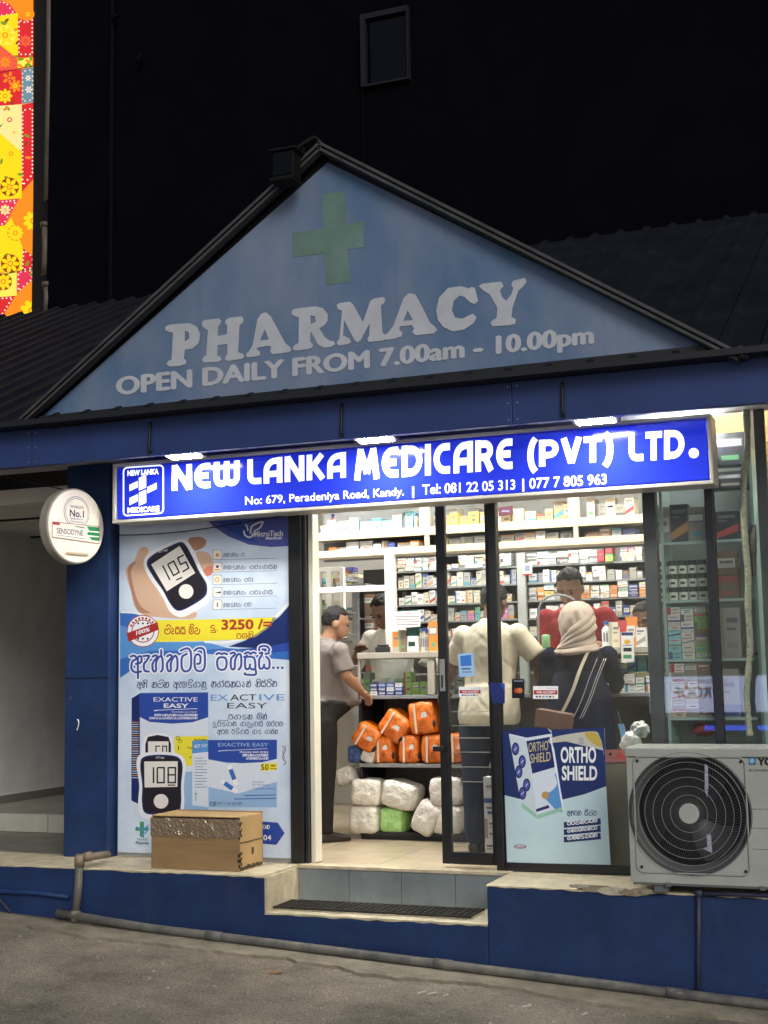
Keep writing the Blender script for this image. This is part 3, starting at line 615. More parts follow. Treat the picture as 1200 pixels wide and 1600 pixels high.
PH = ((160,400,2.5,[[(246,276),(262,268),(340,262),(368,275),(382,305),(376,340),(352,362),(322,366),(318,400),(328,408),(326,422),(300,430),(262,432),(250,422),(258,410),(270,404),(276,300),(258,296),(246,290)],
 [(388,258),(398,250),(455,244),(466,254),(460,266),(452,276),(450,312),(486,306),(488,272),(478,262),(482,248),(500,240),(545,236),(552,250),(545,264),(536,270),(530,376),(548,382),(556,392),(545,402),(490,410),(478,404),(482,392),(488,384),(488,344),(450,348),(448,390),(462,394),(466,406),(452,414),(398,416),(388,406),(396,394),(406,388),(412,290),(400,284),(390,274)],
 [(606,246),(622,224),(640,220),(658,236),(714,340),(730,352),(740,368),(728,376),(664,384),(654,372),(660,360),(652,350),(604,358),(604,366),(616,374),(614,388),(592,394),(566,396),(560,384),(572,372),(586,350)],
 [(740,214),(752,206),(830,196),(862,204),(880,226),(880,254),(866,272),(848,282),(868,316),(886,330),(906,334),(908,346),(890,356),(862,358),(842,346),(816,298),(812,300),(812,336),(822,344),(820,358),(800,364),(752,370),(742,362),(748,350),(766,340),(768,240),(748,234),(738,226)],
 [(914,192),(926,184),(966,178),(980,190),(1018,258),(1046,176),(1060,166),(1098,160),(1106,172),(1098,186),(1088,194),(1094,300),(1108,308),(1110,322),(1096,330),(1040,336),(1034,324),(1042,312),(1044,262),(1008,330),(996,338),(984,328),(944,250),(940,310),(964,322),(972,336),(960,344),(924,350),(914,340),(926,322),(936,214),(920,208)]],
 [[(322,292),(338,298),(340,322),(322,334)],[(634,286),(650,326),(616,330)],[(812,232),(830,236),(834,256),(814,266)]]),
 (600,200,2,[[(62,530),(78,516),(98,520),(112,545),(145,610),(158,620),(167,632),(155,642),(98,648),(88,638),(94,626),(86,616),(50,620),(48,630),(58,640),(54,652),(25,660),(5,662),(0,650),(12,640),(28,620)],
 [(163,570),(172,530),(200,500),(240,494),(268,502),(272,496),(284,500),(294,540),(284,550),(270,546),(252,528),(236,524),(218,540),(212,570),(222,592),(244,596),(264,586),(278,580),(290,592),(280,610),(250,630),(215,636),(185,622),(168,600)],
 [(296,494),(308,486),(366,480),(374,494),(362,508),(370,530),(382,540),(398,520),(404,500),(398,492),(402,478),(440,468),(446,480),(434,496),(420,508),(402,560),(398,590),(412,598),(410,612),(392,616),(340,620),(332,610),(340,600),(352,594),(354,562),(330,520),(310,508)]],
 [[(74,570),(90,600),(60,603)]]))
for ox, oy, k, outs, holes in PH:
    A.frame(ox, oy, k)
    for q in outs: A.poly(q, LET)
    for q in holes: A.poly(q, None)
A.build('lettering', GS)
A = Art(PY-.0035); A.text('OPEN DAILY FROM 7.00am - 10.00pm', 183, 590, 926, 626, LET, .0, dy=-81, fat=2.3); A.build('lettering', GS)
# ------------------------------------------------------------------ main light box sign
SY = -.22; q = [at(177.5,723,SY), at(1113,655,SY)]
sx0, sx1, sz0, sz1 = at(177.5,720,SY).x, at(1113,700,SY).x, at(640,787.5,SY).z, at(640,686,SY).z
MS = thing('shop_sign', ((sx0+sx1)/2, SY, sz0), 'long backlit blue shop sign with white lettering and logo above the entrance', 'sign')
mb = MB(); mb.box(sx0+.03, sx1-.03, SY+.005, -.03, sz0+.03, sz1-.03); mb.build('light_box', mat('backlit_blue_panel', (.015,.03,.5), .07, spec=.6, emis=.3, ecol=(.006,.02,.62), var=.1, vs=1.2), MS)
fw = .02; mb = MB(); mb.box(sx0, sx1, SY-.012, -.03, sz0, sz0+fw).box(sx0, sx1, SY-.012, -.03, sz1-fw, sz1).box(sx0, sx0+fw, SY-.0115, -.03, sz0+fw, sz1-fw).box(sx1-fw, sx1, SY-.0115, -.03, sz0+fw, sz1-fw)
mb.build('frame', mat('cream_sign_frame', (.54,.52,.45), .4), MS, bevel=.004)
WL = mat('backlit_white_letter', (.85,.87,.9), .4, emis=.6, ecol=(.88,.93,1)); A = Art(SY+.003)
for w, x0, y0, x1, y1, dy in (('NEW',268,727,375,767,-8),('LANKA',386,718,541,758,-12),('MEDICARE',553,702,803,751,-18),('(PVT)',822,689,960,731,-11),('LTD',982,676,1070,722,-6)):
    A.glyphs(BAU, w, x0, y0, x1, y1, WL, .235, dy=dy, gap=.07)
A.disc(1084, 708, 8, WL); A.text('No: 679, Peradeniya Road, Kandy.', 383, 776, 631, 793, WL, .012, dy=-15); A.text('|', 644, 760, 647, 778, WL, .012)
A.text('Tel: 081 22 05 313', 660, 757, 805, 773, WL, .016, dy=-8); A.text('|', 816, 748, 819, 768, WL, .012); A.text('077 7 805 963', 827, 747, 948, 764, WL, .016, dy=-7)
A.build('lettering', MS)
A = Art(SY+.003)
def ringrect(x0, y0, x1, y1, r, w, m, sl):
    pts = []
    for cx_, cy_, a in ((x1-r,y0+r,-90),(x1-r,y1-r,0),(x0+r,y1-r,90),(x0+r,y0+r,180)): pts += [(x, y+sl*(x-x0)) for x, y in arc(cx_, cy_, r, r, a, a+90, 5)]
    A.line(pts+[pts[0], pts[1]], w, m)
ringrect(193, 731, 255, 806, 6, 2.2, WL, -.07)
A.text('NEW LANKA', 199, 735, 248, 744, WL, .06, dy=-3); A.text('MEDICARE', 199, 793, 249, 802, WL, .06, dy=-3)
A.frame(150,620,2.182)
for pts in ([(146,276),(171,265),(171,309),(146,320)],[(114,300),(142,287),(142,309),(114,322)],[(175,308),(207,293),(207,314),(175,329)],[(146,327),(171,316),(171,361),(146,372)],[(114,345),(142,332),(142,356),(114,370)]): A.poly(pts, WL)
A.frame(0,0,1)
A.build('logo', MS)
# ------------------------------------------------------------------ LED floods over the sign
LED = mat('lit_led_face', (1,1,1), .5, emis=120, ecol=(1,.97,.88))
def flood(x, desc, y=-.47):
    z = 2.415; o = thing('flood_light', (x,y,z), desc, 'flood light', 'lit floodlights over the shop sign')
    R = Matrix.Rotation(rad(-8), 3, 'X')
    v = lambda a, b, c: Vector((x,y,z))+R @ Vector((a,b,c))
    mb = MB(); mb.obox(v(0,0,.018), R @ Vector((.125,0,0)), R @ Vector((0,.1,0)), R @ Vector((0,0,.016)))
    for k in range(7): mb.obox(v(-.09+.03*k,0,.045), R @ Vector((.004,0,0)), R @ Vector((0,.08,0)), R @ Vector((0,0,.012)))
    mb.build('housing', DARKM, o, bevel=.004)
    MB().obox(v(0,0,-.001), R @ Vector((.1,0,0)), R @ Vector((0,.075,0)), R @ Vector((0,0,.002))).build('lens', LED, o)
    mb = MB(); mb.tube(spline([(x-.13,FY-.008,2.60),(x-.13,FY-.014,2.5),(x-.128,FY-.014,2.42),(x-.12,y-.04,2.45),(x-.1,y,2.45)],4), .009, 6); mb.build('arm', DARKM, o, smooth=True)
    return o
flood(at(283,710,-.47).x, 'lit floodlight on a bent arm over the NEW at the left end'); flood(at(583,690,-.47).x, 'lit floodlight on a bent arm over the middle of the shop sign'); flood(at(928,664,-.47).x, 'lit floodlight on a bent arm nearest the right end of sign')
# unlit flood at the gable apex
c = at(448,259,-.75); o = thing('flood_light', tuple(c), 'dark unlit floodlight bracketed beside the peak of the gable', 'flood light')
mb = MB(); mb.box(c.x-.065,c.x+.065,-.8,-.7,c.z-.085,c.z+.07); mb.box(c.x-.085,c.x+.085,-.82,-.69,c.z+.07,c.z+.085).box(c.x-.08,c.x+.065,-.82,-.69,c.z-.105,c.z-.085); mb.build('housing', mat('unlit_housing', (.008,.008,.008), .7, spec=.15), o, bevel=.006)
MB().box(c.x-.055,c.x+.055,-.806,-.801,c.z-.07,c.z+.055).build('lens', NIGHTG, o)
mb = MB(); mb.tube(spline([at(463,232,-.72),at(478,222,-.7),at(492,215,-.68),at(503,226,-.66)],4), .012, 6); mb.tube([at(474,222,-.7), at(473,262,-.66)], .01, 6); mb.build('bracket', mat('unlit_housing', (0,0,0)), o)
# ------------------------------------------------------------------ the glucose meter poster
sk = lambda n, r, g, b, f=.95: mat('print_'+n, tuple(c*f for c in srgb(r, g, b)), .45)
P_ = dict(sky=mat('poster_vinyl', srgb(185,210,240), .35, var=.16, vs=1.6, var2=srgb(225,235,248), coat=.1), white=sk('white',238,240,245), navy=sk('navy',30,45,105), blue=sk('blue',55,110,190), mid=sk('mid_blue',90,150,215), purple=sk('violet',80,90,170), skin=sk('skin',214,178,152), skin2=sk('skin_shade',178,132,108),
  dark=sk('charcoal',35,30,40), yellow=sk('yellow',240,225,60), red=sk('red',170,45,45), pale=sk('pale',215,225,240), lcd=sk('lcd',235,230,225), black=sk('ink',20,20,30), grey=sk('grey',120,130,150), gold=sk('gold',215,165,50), lblue=sk('light_blue',150,185,225), green=sk('green',70,150,110), royal=sk('royal',45,75,165))
PO = thing('poster', tuple(at(320,1335,-.02)), 'tall light blue glucose meter poster beside the shop door', 'poster')
mb = MB(); mb.box(at(187,812,-.02).x, at(457.5,1339,-.02).x, -.02, .015, .028, 2.14); mb.build('panel', P_['sky'], PO)
A = Art(-.0205); g = lambda k: P_[k]
A.frame(170, 790, 3.75)
A.poly([(560,66),(610,120),(700,180),(820,228),(950,243),(1068,236),(1070,60)], g('purple')); A.poly([(610,66),(690,140),(800,200),(880,222),(820,160),(760,64)], g('royal'))
A.poly([(66,622),(150,628),(260,665),(256,800),(420,803),(560,797),(700,835),(860,850),(1068,812),(1069,905),(940,895),(760,880),(560,868),(340,880),(180,930),(66,1010)], g('blue'))
A.poly([(66,700),(200,740),(300,800),(560,799),(700,835),(500,850),(240,850),(66,900)], g('mid'))
A.poly([(700,826),(800,790),(900,725),(1000,650),(1068,572),(1069,815),(900,838)], g('navy')); A.poly([(760,840),(900,832),(1069,800),(1069,850),(900,868)], g('royal'))
A.line([(560,797),(700,800),(860,750),(970,660),(1068,556)], 14, g('white'), smooth=True); A.line([(70,625),(150,630),(235,652)], 9, g('white'), smooth=True)
A.text('MicroTech', 850, 150, 1020, 184, g('white'), .03, dy=-6); A.text('Medical', 920, 182, 1013, 201, g('white'), .03, dy=-4)
A.line([(790,145),(800,175),(830,185),(850,160)], 10, g('white'), smooth=True); A.line([(830,165),(840,120),(900,95),(885,130),(850,150)], 10, g('white'), smooth=True); A.line([(815,150),(810,120),(800,110)], 8, g('white'))
A.poly([(98,380),(150,320),(175,260),(200,242),(232,256),(225,330),(250,420),(330,560),(420,640),(505,622),(512,650),(470,664),(300,655),(200,638),(152,590),(130,500)], g('skin'), smooth=True)
A.poly([(465,200),(520,182),(568,200),(560,240),(500,262)], g('skin2'), smooth=True); A.poly([(512,272),(585,280),(612,340),(604,402),(560,410),(538,350)], g('skin'), smooth=True); A.poly([(548,380),(604,350),(606,400),(565,412)], sk('finger_pink',215,130,110), smooth=True)
A.poly([(110,385),(160,330),(170,420),(190,520),(260,610),(200,630),(155,585)], g('skin2'), smooth=True); A.poly([(130,390),(175,330),(185,420),(210,520),(280,610),(230,620),(170,560)], g('skin'), smooth=True)
def meter(out, inn, lcd, digits, dm, btn):
    A.poly(out, g('white'), smooth=True); A.poly(inn, g('navy'), smooth=True)
    cx_ = sum(p[0] for p in inn)/len(inn); cy_ = sum(p[1] for p in inn)/len(inn)
    A.poly([(cx_+(x-cx_)*.94, cy_+(y-cy_)*.95) for x, y in inn], g('dark'), smooth=True); A.poly(lcd, g('lcd'))
    for d in digits: A.line(d, dm, g('black'))
    A.disc(*btn, g('lcd'))
meter([(204,345),(235,275),(330,228),(415,198),(462,212),(500,270),(545,370),(590,450),(602,510),(580,570),(500,622),(440,652),(395,648),(350,610),(310,525),(245,435)],
      [(222,340),(255,290),(340,245),(415,214),(448,228),(485,290),(530,385),(572,455),(575,510),(550,545),(480,590),(420,616),(385,606),(350,560),(315,495),(262,420)],
      [(248,345),(415,236),(506,395),(340,502)], [[(315,350),(358,436)], [(345,345),(380,325),(412,390),(380,410),(345,345)], [(408,305),(405,300)], [(440,288),(404,308),(420,345),(452,330),(468,366),(432,388)]], 9, (453,503,43))
A.line([(395,436),(430,420)], 8, g('black')); A.text('ACT easy', 292, 265, 345, 282, g('pale'), .02, dy=-14)
for i, y in enumerate((258,331,405,479,551)):
    A.rrect(609, y, 664, y+60, 8, g('grey')); A.rrect(612, y+3, 661, y+57, 7, g('lcd')); A.line([(664,y+58),(985,y+50)], 2.5, g('grey'))
    A.glyphs(SIN, ['ha','ma','ra','th','la',' ','va','ta','e','ka','sa','na'][:(7,12,9,11,8)[i]], 672, y+22, (795,985,850,960,835)[i], y+44, g('grey'), .18, dy=-5)
A.disc(636,290,11,g('gold')); A.disc(636,358,8,g('black')); A.rect(618,372,654,380,g('gold')); A.disc(634,434,15,g('gold')); A.disc(634,434,9,g('lcd')); A.poly([(618,512),(656,502),(656,514)],g('black')); A.line([(636,568),(636,594)],6,g('black'))
A.poly([(250,672),(600,666),(962,655),(940,700),(870,748),(800,785),(560,792),(252,800)], g('yellow')); A.poly([(800,785),(870,748),(940,700),(962,655),(985,655),(930,720),(860,770)], sk('olive',150,150,110))
A.disc(200,735,95,g('red')); A.disc(200,735,90,g('white')); A.disc(200,735,68,g('red')); A.disc(200,735,62,g('white')); A.poly([(104,748),(286,682),(291,728),(116,797)], g('red')); A.text('100%', 160, 735, 240, 760, g('white'), .03, dy=-24)
for k in range(9): A.disc(200+76*cos(rad(205+k*16)), 735+76*sin(rad(205+k*16)), 7, g('red'))
for dx in (-28,0,28): A.disc(200+dx,690,6,g('dark')); A.disc(200+dx,780,6,g('dark'))
A.glyphs(SIN, ['va','i','e','sa','sa'], 325, 715, 450, 752, g('red'), .16, True); A.glyphs(SIN, ['ma','i','la'], 470, 712, 535, 752, g('red'), .16, True); A.glyphs(SIN, ['ra','u','.'], 592, 700, 645, 732, g('red'), .16, True)
A.text('3250 /=', 660, 668, 955, 728, g('red'), .03, dy=-4); A.glyphs(SIN, ['pa','ma','na','i'], 748, 752, 845, 779, g('red'), .13, True, dy=-4)
H1 = ['a','ae','th','hal','th','ta','ma']; H2 = ['pa','ha','sa','u','ya','i','.','.','.']
HL = ((195, [[(85,240),(120,225),(150,235),(172,262)],[(170,275),(110,310),(95,380),(105,430),(150,465),(235,455)],[(188,250),(190,550)],[(200,238),(236,240),(235,318),(160,345)],[(268,232),(350,230),(312,300),(280,340),(275,400),(292,445),(345,455)],
 [(400,240),(440,222),(470,240),(440,280),(400,345),(405,430),(430,456),(450,430),(452,330),(490,250),(525,238),(545,290),(545,420),(520,456)],[(525,145),(525,240)],[(610,235),(650,215),(680,235),(650,280),(610,340),(620,430),(645,452),(665,425),(665,330),(705,245),(735,230),(757,280),(757,410),(732,452)],
 [(805,155),(850,133),(910,122),(950,170),(957,300),(945,410),(890,452),(835,430),(817,340),(830,240),(895,200)],[(1002,155),(1060,117),(1130,127),(1152,200),(1152,380),(1110,445),(1040,440),(1010,380),(1010,250),(1050,205),(1090,240),(1085,330),(1045,345)]]),
 (325, [[(120,205),(160,187),(200,202),(230,190),(275,205)],[(205,247),(150,262),(130,330),(150,410),(200,430),(250,410),(270,330),(250,262),(200,247)],[(325,195),(370,182),(395,202)],[(380,220),(335,270),(330,380),(355,425),(385,400),(390,300),(420,222),(450,202),(477,232),(477,370),(442,428)],
 [(530,195),(580,177),(610,200),(650,180),(690,190)],[(560,220),(535,280),(540,400),(575,420),(600,392),(606,352)],[(520,245),(640,245),(675,290),(682,400),(642,425),(606,400)],[(684,420),(684,498),(545,498),(532,478)],
 [(740,150),(740,112),(780,87),(850,92),(885,130),(875,160)],[(745,192),(782,182),(770,230),(740,280),(740,390),(770,415),(800,390),(810,352)],[(830,200),(882,190)],[(840,240),(882,290),(885,390),(850,415),(812,390)]]))
for w_, m in ((66,'white'),(31,'royal')):
    for ox, sts in HL:
        A.frame(ox, 1000, 9.23)
        for st in sts: A.line(st, w_, g(m), smooth=len(st) > 2, round_=True)
A.frame(325, 1000, 9.23)
for x in (943,1007,1072): A.disc(x, 400, 30, g('white'))
for x in (943,1007,1072): A.disc(x, 400, 20, g('royal'))
A.frame(170, 1000, 3.75)
A.glyphs(SIN, ['a','th','i',' ','na','va','i','na',' ','a','ae','ma','ra','i','ka','na','u',' ','th','ka','hal','sa','na','ya','e','na','hal',' ','na','i','sa','hal','pa','i','th'], 165, 248, 985, 280, g('navy'), .13, True, dy=-6)
A.poly([(134,342),(182,312),(182,965),(132,940)], g('navy')); A.poly([(182,308),(583,306),(584,1000),(182,985)], g('lblue')); A.poly([(182,450),(240,478),(370,488),(500,478),(583,450),(584,760),(182,800)], g('pale')); A.poly([(180,312),(582,307),(583,452),(490,482),(370,490),(240,480),(180,450)], g('royal'))
for k in range(26): A.rect(136, 480+k*13, 174, 484+k*13, g('pale' if k % 3 else 'gold'))
A.text('EXACTIVE', 262, 335, 520, 361, g('white'), .0, dy=0); A.text('EASY', 322, 372, 468, 398, g('white'), .02); A.line([(265,412),(520,402)], 3, g('white')); A.poly([(262,418),(320,408),(268,414)], g('white'))
A.text('blood glucose meter', 370, 416, 518, 428, g('white')); A.glyphs(SIN, list(('ha ma ra th ka na va la sa pa ma na').split()), 268, 434, 520, 446, g('white'), .16); A.glyphs(SIN, list(('ta ma ra la ka sa ya la ra pa ma na ka ha').split()), 238, 452, 520, 464, g('white'), .16)
A.poly([(385,566),(582,562),(583,742),(430,735),(385,650)], g('yellow')); A.disc(405,575,12,g('dark')); A.disc(405,575,9,g('yellow')); A.disc(418,592,10,g('dark')); A.disc(418,592,7,g('yellow')); A.line([(408,620),(408,645)],5,g('dark')); A.line([(470,690),(520,670),(560,672)],4,g('dark'))
A.text('No Coding', 500, 578, 575, 592, g('black'), .02); A.text('Tiny', 460, 626, 490, 640, g('black'), .02)
A.poly([(200,600),(220,560),(285,545),(355,560),(376,600),(376,700),(200,700)], g('white'), smooth=True); A.poly([(214,610),(228,568),(285,556),(350,568),(364,610),(364,660),(214,660)], g('dark')); A.rect(230,594,350,660,g('lcd'))
for d in ([(300,622),(276,622),(276,660)],[(316,660),(316,622),(338,622),(338,660)]): A.line(d, 7, g('black'))
meter([(162,720),(190,668),(290,655),(410,668),(450,720),(440,850),(442,960),(420,1040),(310,1052),(195,1040),(172,960),(178,850)],
      [(184,735),(205,685),(300,672),(400,684),(432,735),(424,850),(424,950),(405,1015),(310,1022),(215,1015),(194,950),(196,850)],
      [(207,712),(404,710),(402,860),(210,864)], [[(262,745),(262,838)],[(284,748),(324,748),(324,836),(284,836),(284,748)],[(348,748),(390,748),(390,836),(348,836),(348,748)],[(348,790),(390,790)]], 9, (306,945,43))
A.line([(345,850),(390,850)], 7, g('black')); A.text('ACT easy', 275, 682, 325, 698, g('pale'), .02)
A.poly([(488,590),(583,586),(584,980),(490,968)], g('pale')); A.poly([(488,590),(583,586),(583,655),(488,665)], g('mid')); A.poly([(582,586),(985,584),(985,980),(584,980)], g('lblue')); A.poly([(582,700),(700,724),(985,690),(985,830),(760,900),(582,860)], g('pale')); A.poly([(582,586),(985,584),(985,696),(900,716),(780,722),(680,716),(582,698)], g('royal'))
A.text('EXACTIVE EASY', 640, 602, 935, 624, g('lblue'), .01); A.line([(642,650),(930,636)], 2.5, g('white')); A.poly([(640,654),(705,643),(645,650)], g('white')); A.text('glucose test strips', 765, 650, 935, 664, g('white'), .02); A.glyphs(SIN, 'ha ma ra th la va ka sa na ta'.split(), 785, 668, 935, 682, g('white'), .18); A.glyphs(SIN, 'ka ha na ta la ra th'.split(), 805, 688, 935, 700, g('white'), .18)
for k in range(11): A.rect(503, 690+k*17, 503+(72 if k % 3 else 50), 694+k*17, g('grey'))
A.text('ACT', 500, 612, 535, 632, g('white'), .02); A.text('EASY', 545, 610, 580, 628, g('white')); A.line([(510,885),(510,945)],4,g('green')); A.line([(500,905),(522,900)],4,g('green'))
A.poly([(892,724),(985,720),(985,762),(892,768)], g('yellow')); A.text('50', 892, 728, 936, 762, g('black'), .01); A.text('test', 948, 728, 978, 742, g('black'), .02); A.text('strips', 946, 748, 984, 760, g('black'), .02)
for (x0,y0,x1,y1) in ((705,735,748,850),(660,825,750,890)):
    A.line([(x0,y0),(x1,y1)], 26, g('white')); a_, b_ = .2, .72; A.line([(x0+(x1-x0)*a_, y0+(y1-y0)*a_), (x0+(x1-x0)*b_, y0+(y1-y0)*b_)], 26, g('blue'))
A.text('Contents', 842, 826, 905, 838, g('royal')); A.text('50 Test Strips', 842, 844, 935, 856, g('royal')); A.text('1 Instruction Manual', 842, 864, 975, 876, g('royal')); A.line([(795,912),(980,908)],5,g('royal')); A.line([(735,932),(980,928)],5,g('royal')); A.text('CE', 592, 948, 630, 970, g('black'), .02); A.text('0197 2  IVD (35) REF', 635, 950, 780, 970, g('black'))
A.text('EX', 597, 320, 700, 356, g('mid'), .0); A.text('ACT', 712, 319, 864, 355, g('black'), .0, dy=-1); A.text('IVE', 882, 318, 1030, 354, g('mid'), .0); A.text('EASY', 694, 368, 928, 401, g('black'), -.005)
A.glyphs(SIN, ['u','pa','ka','ra','na',' ','ma','i','na','hal'], 697, 438, 927, 464, g('navy'), .13, True); A.glyphs(SIN, ['ra','u','ta','i','ra','ka','th',' ','ka','la','u','ka','sa','hal',' ','ma','ta','hal','ta','ma'], 606, 480, 1022, 505, g('navy'), .13, True); A.glyphs(SIN, ['a','ta','ma',' ','pa','ra','i','ka','sa',' ','ka','ra',' ','ka','na','hal','na'], 636, 526, 990, 550, g('navy'), .13, True)
A.poly([(182,1065),(206,1065),(206,1098),(232,1098),(232,1118),(206,1118),(206,1160),(182,1150),(182,1118),(156,1118),(156,1098),(182,1098)], g('green')); A.line([(160,1095),(200,1110),(232,1085)], 9, g('mid'), smooth=True); A.line([(180,1145),(215,1130),(236,1100)], 7, g('mid'), smooth=True)
A.text('TRANZ', 164, 1162, 228, 1176, g('green'), .01); A.text('Pharma', 158, 1180, 232, 1198, g('dark'), .02); A.line([(1015,620),(1035,640),(1018,690),(1038,720),(1022,730)], 6, g('grey'), smooth=True); A.line([(1036,620),(1018,660),(1034,700)], 5, sk('rose',170,130,140), smooth=True)
A.poly([(860,1060),(990,1070),(1030,1132),(982,1200),(860,1190)], g('royal')); A.text('04', 905, 1142, 952, 1174, g('white'), .02); A.glyphs(SIN, ['ka','na'], 890, 1085, 942, 1106, g('white'), .15, True)
A.build('print', PO)
# black edge strip under the poster, cable across it
mb = MB(); pts = [at(*q, -.06) for q in ((150,832),(190,836),(260,833),(320,826),(380,816),(430,808),(470,800))]; mb.tube(spline(pts,5), .0035, 5)
solo(mb, 'cable', BLACK, 'thin black cable sagging across the top of the glucose poster', 'cable', smooth=True)
# ------------------------------------------------------------------ bone tablet poster inside the window
OP = thing('poster', tuple(at(870,1349,-.012)), 'blue and white bone tablet poster taped inside the shop window', 'poster')
A = Art(-.012); A.frame(680, 1050, 3.4286)
pale = mat('poster_paper', srgb(190,215,225), .5, var=.08, vs=3); NV = sk('deep_navy',32,50,105)
A.poly([(385,1020),(940,1033),(916,612),(908,300),(358,318),(372,660)], pale)
A.poly([(372,660),(460,682),(560,690),(690,682),(800,655),(916,612),(907,300),(357,318)], NV, up=True)
A.poly([(395,330),(455,300),(600,300),(622,315),(690,740),(545,788),(462,722)], g('pale')); A.poly([(395,330),(490,352),(625,330),(600,300),(455,298)], g('navy')); A.poly([(395,338),(488,362),(548,788),(462,722)], sk('box_side',200,215,225))
A.poly([(488,370),(625,345),(640,510),(520,545)], g('navy')); A.text('ORTHO', 500, 380, 605, 430, sk('gilt',215,200,140), .0, dy=-12); A.text('SHIELD', 510, 440, 618, 490, sk('gilt',0,0,0), .0, dy=-14)
for (x,y) in ((430,412),(466,480),(448,535),(490,605),(468,650)): A.disc(x,y,20,g('navy'),35); A.disc(x,y,13,g('purple'),25); A.line([(x-6,y+8),(x+6,y-8)],4,g('pale'))
A.poly([(640,545),(652,600),(620,640),(575,655),(600,690),(660,748),(686,735),(676,660),(662,560)], g('mid'), smooth=True); A.disc(590,660,20,sk('knee',190,150,90)); A.poly([(540,735),(608,712),(612,728),(542,750)], g('navy')); A.poly([(465,700),(545,765),(545,786),(462,724)], sk('mint',150,200,180)); A.poly([(548,765),(690,720),(690,740),(546,788)], sk('mint',0,0,0))
A.poly([(610,360),(700,335),(850,318),(880,345),(896,400),(880,450),(640,392)], sk('bone',190,190,180), smooth=True); A.poly([(800,330),(850,322),(880,350),(892,400),(840,380)], sk('ochre',190,165,80), smooth=True); A.poly([(625,380),(700,372),(900,420),(905,470),(660,470)], NV); A.poly([(622,345),(690,740),(682,742),(614,348)], g('white'))
A.text('ORTHO', 672, 400, 862, 488, g('white'), .03); A.text('SHIELD', 678, 502, 868, 582, g('white'), .03); A.text('SI5', 770, 352, 795, 385, g('grey'))
A.glyphs(SIN, ['a','th','pa','ha',' ','sa','i','la','hal','ta'], 706, 745, 865, 768, g('navy'), .16, True)
for y, w in ((783,'pa ta la na va sa ma'.split()),(822,'ka na la sa th la na va ta'.split()),(862,'ka ma na ra la sa th'.split())):
    A.poly([(688,y+22),(885,y),(888,y+34),(690,y+52)], NV); A.glyphs(SIN, w, 708, y+17, 868, y+38, g('white'), .2, True, dy=-18)
A.disc(455,935,34,sk('maroon',120,70,70),12); A.disc(455,935,29,pale,9); A.text('Frankina', 432, 930, 485, 942, g('red'), .02)
ar = A.build('print', OP)
# stickers on the glass
def sticker(name, x0, y0, x1, y1, Y, draw, label):
    global A
    A = Art(Y); draw(A); o = A.build(name); return tag(o, label, 'sticker', 'card stickers on the shop glass')
def accept(x0, y0, x1, y1):
    def d(A):
        A.rect(x0,y0,x1,y1,g('white')); h = y1-y0; A.rect(x0+1,y0+h*.32,x1-1,y0+h*.66,g('red')); A.text('WE ACCEPT', x0+5, y0+h*.4, x1-4, y0+h*.58, g('white'), .03); A.text('Proud to say', x0+(x1-x0)*.55, y0+h*.12, x1-2, y0+h*.24, g('grey'))
        for k, c in enumerate(('royal','red','grey','mid','black','gold')): xx = x0+4+(x1-x0-8)*k/6; A.rect(xx, y0+h*.76, xx+3.6, y0+h*.9, g(c))
    return d
sticker('sticker', 0,0,0,0, .042, accept(717,1073,752,1089), 'small white and red card acceptance sticker on the sliding door pane')
sticker('sticker', 0,0,0,0, -.001, accept(833,1072,872,1092), 'small white and red card acceptance sticker on the fixed window pane')
sticker('sticker', 0,0,0,0, -.001, lambda A: (A.rect(800,1061,819.5,1091,g('black')), A.disc(807.5,1079,4.2,sk('mc_red',190,60,50)), A.disc(812.5,1079,4.2,sk('mc_orange',200,120,60)), A.rect(803,1063,817,1065,g('grey'))), 'small black card sticker with red and orange discs on the window')
sticker('sticker', 0,0,0,0, -.032, lambda A: (A.poly([(762,1066),(789,1068),(789,1099),(770,1099)],g('navy')), A.poly([(780,1067),(789,1068),(789,1082)],g('royal'))), 'dark blue card sticker wrapped round the black window mullion')
sticker('sticker', 0,0,0,0, .042, lambda A: (A.poly([(715,1022),(739,1020),(742,1056),(718,1058)],g('lblue')), A.poly([(719,1025),(736,1023),(737,1040),(720,1041)],g('blue')), A.rect(721,1044,735,1046,g('navy')), A.rect(722,1049,737,1051,g('grey'))), 'pale blue information sticker high on the sliding door pane')
# ------------------------------------------------------------------ round projecting light box
c = at(110,823,-.35); RS = thing('round_sign', tuple(c), 'round white toothpaste sign projecting from the blue column', 'sign')
ang = rad(-24); U = Vector((cos(rad(72)), sin(rad(72)), 0)); Nn = Vector((sin(rad(72)), -cos(rad(72)), 0))   # face turned towards the street corner
U = Vector((cos(rad(77)), sin(rad(77)), 0)); Nn = Vector((sin(rad(77)), -cos(rad(77)), 0)); Zv = Vector((0,0,1)); Rr = .232
ringp = lambda r, d: [c+U*r*cos(2*pi*i/48)+Zv*r*sin(2*pi*i/48)+Nn*d for i in range(48)]
ROUNDW = mat('aged_white_plastic', (.8,.75,.67), .4, var=.14, vs=7)
mb = MB(); mb.loft([ringp(Rr,-.02), ringp(Rr+.004,-.015), ringp(Rr+.004,.045), ringp(Rr-.004,.052)]); mb.build('drum', mat('aged_sign_rim', (.33,.3,.25), .5, var=.2), RS, bevel=.002)
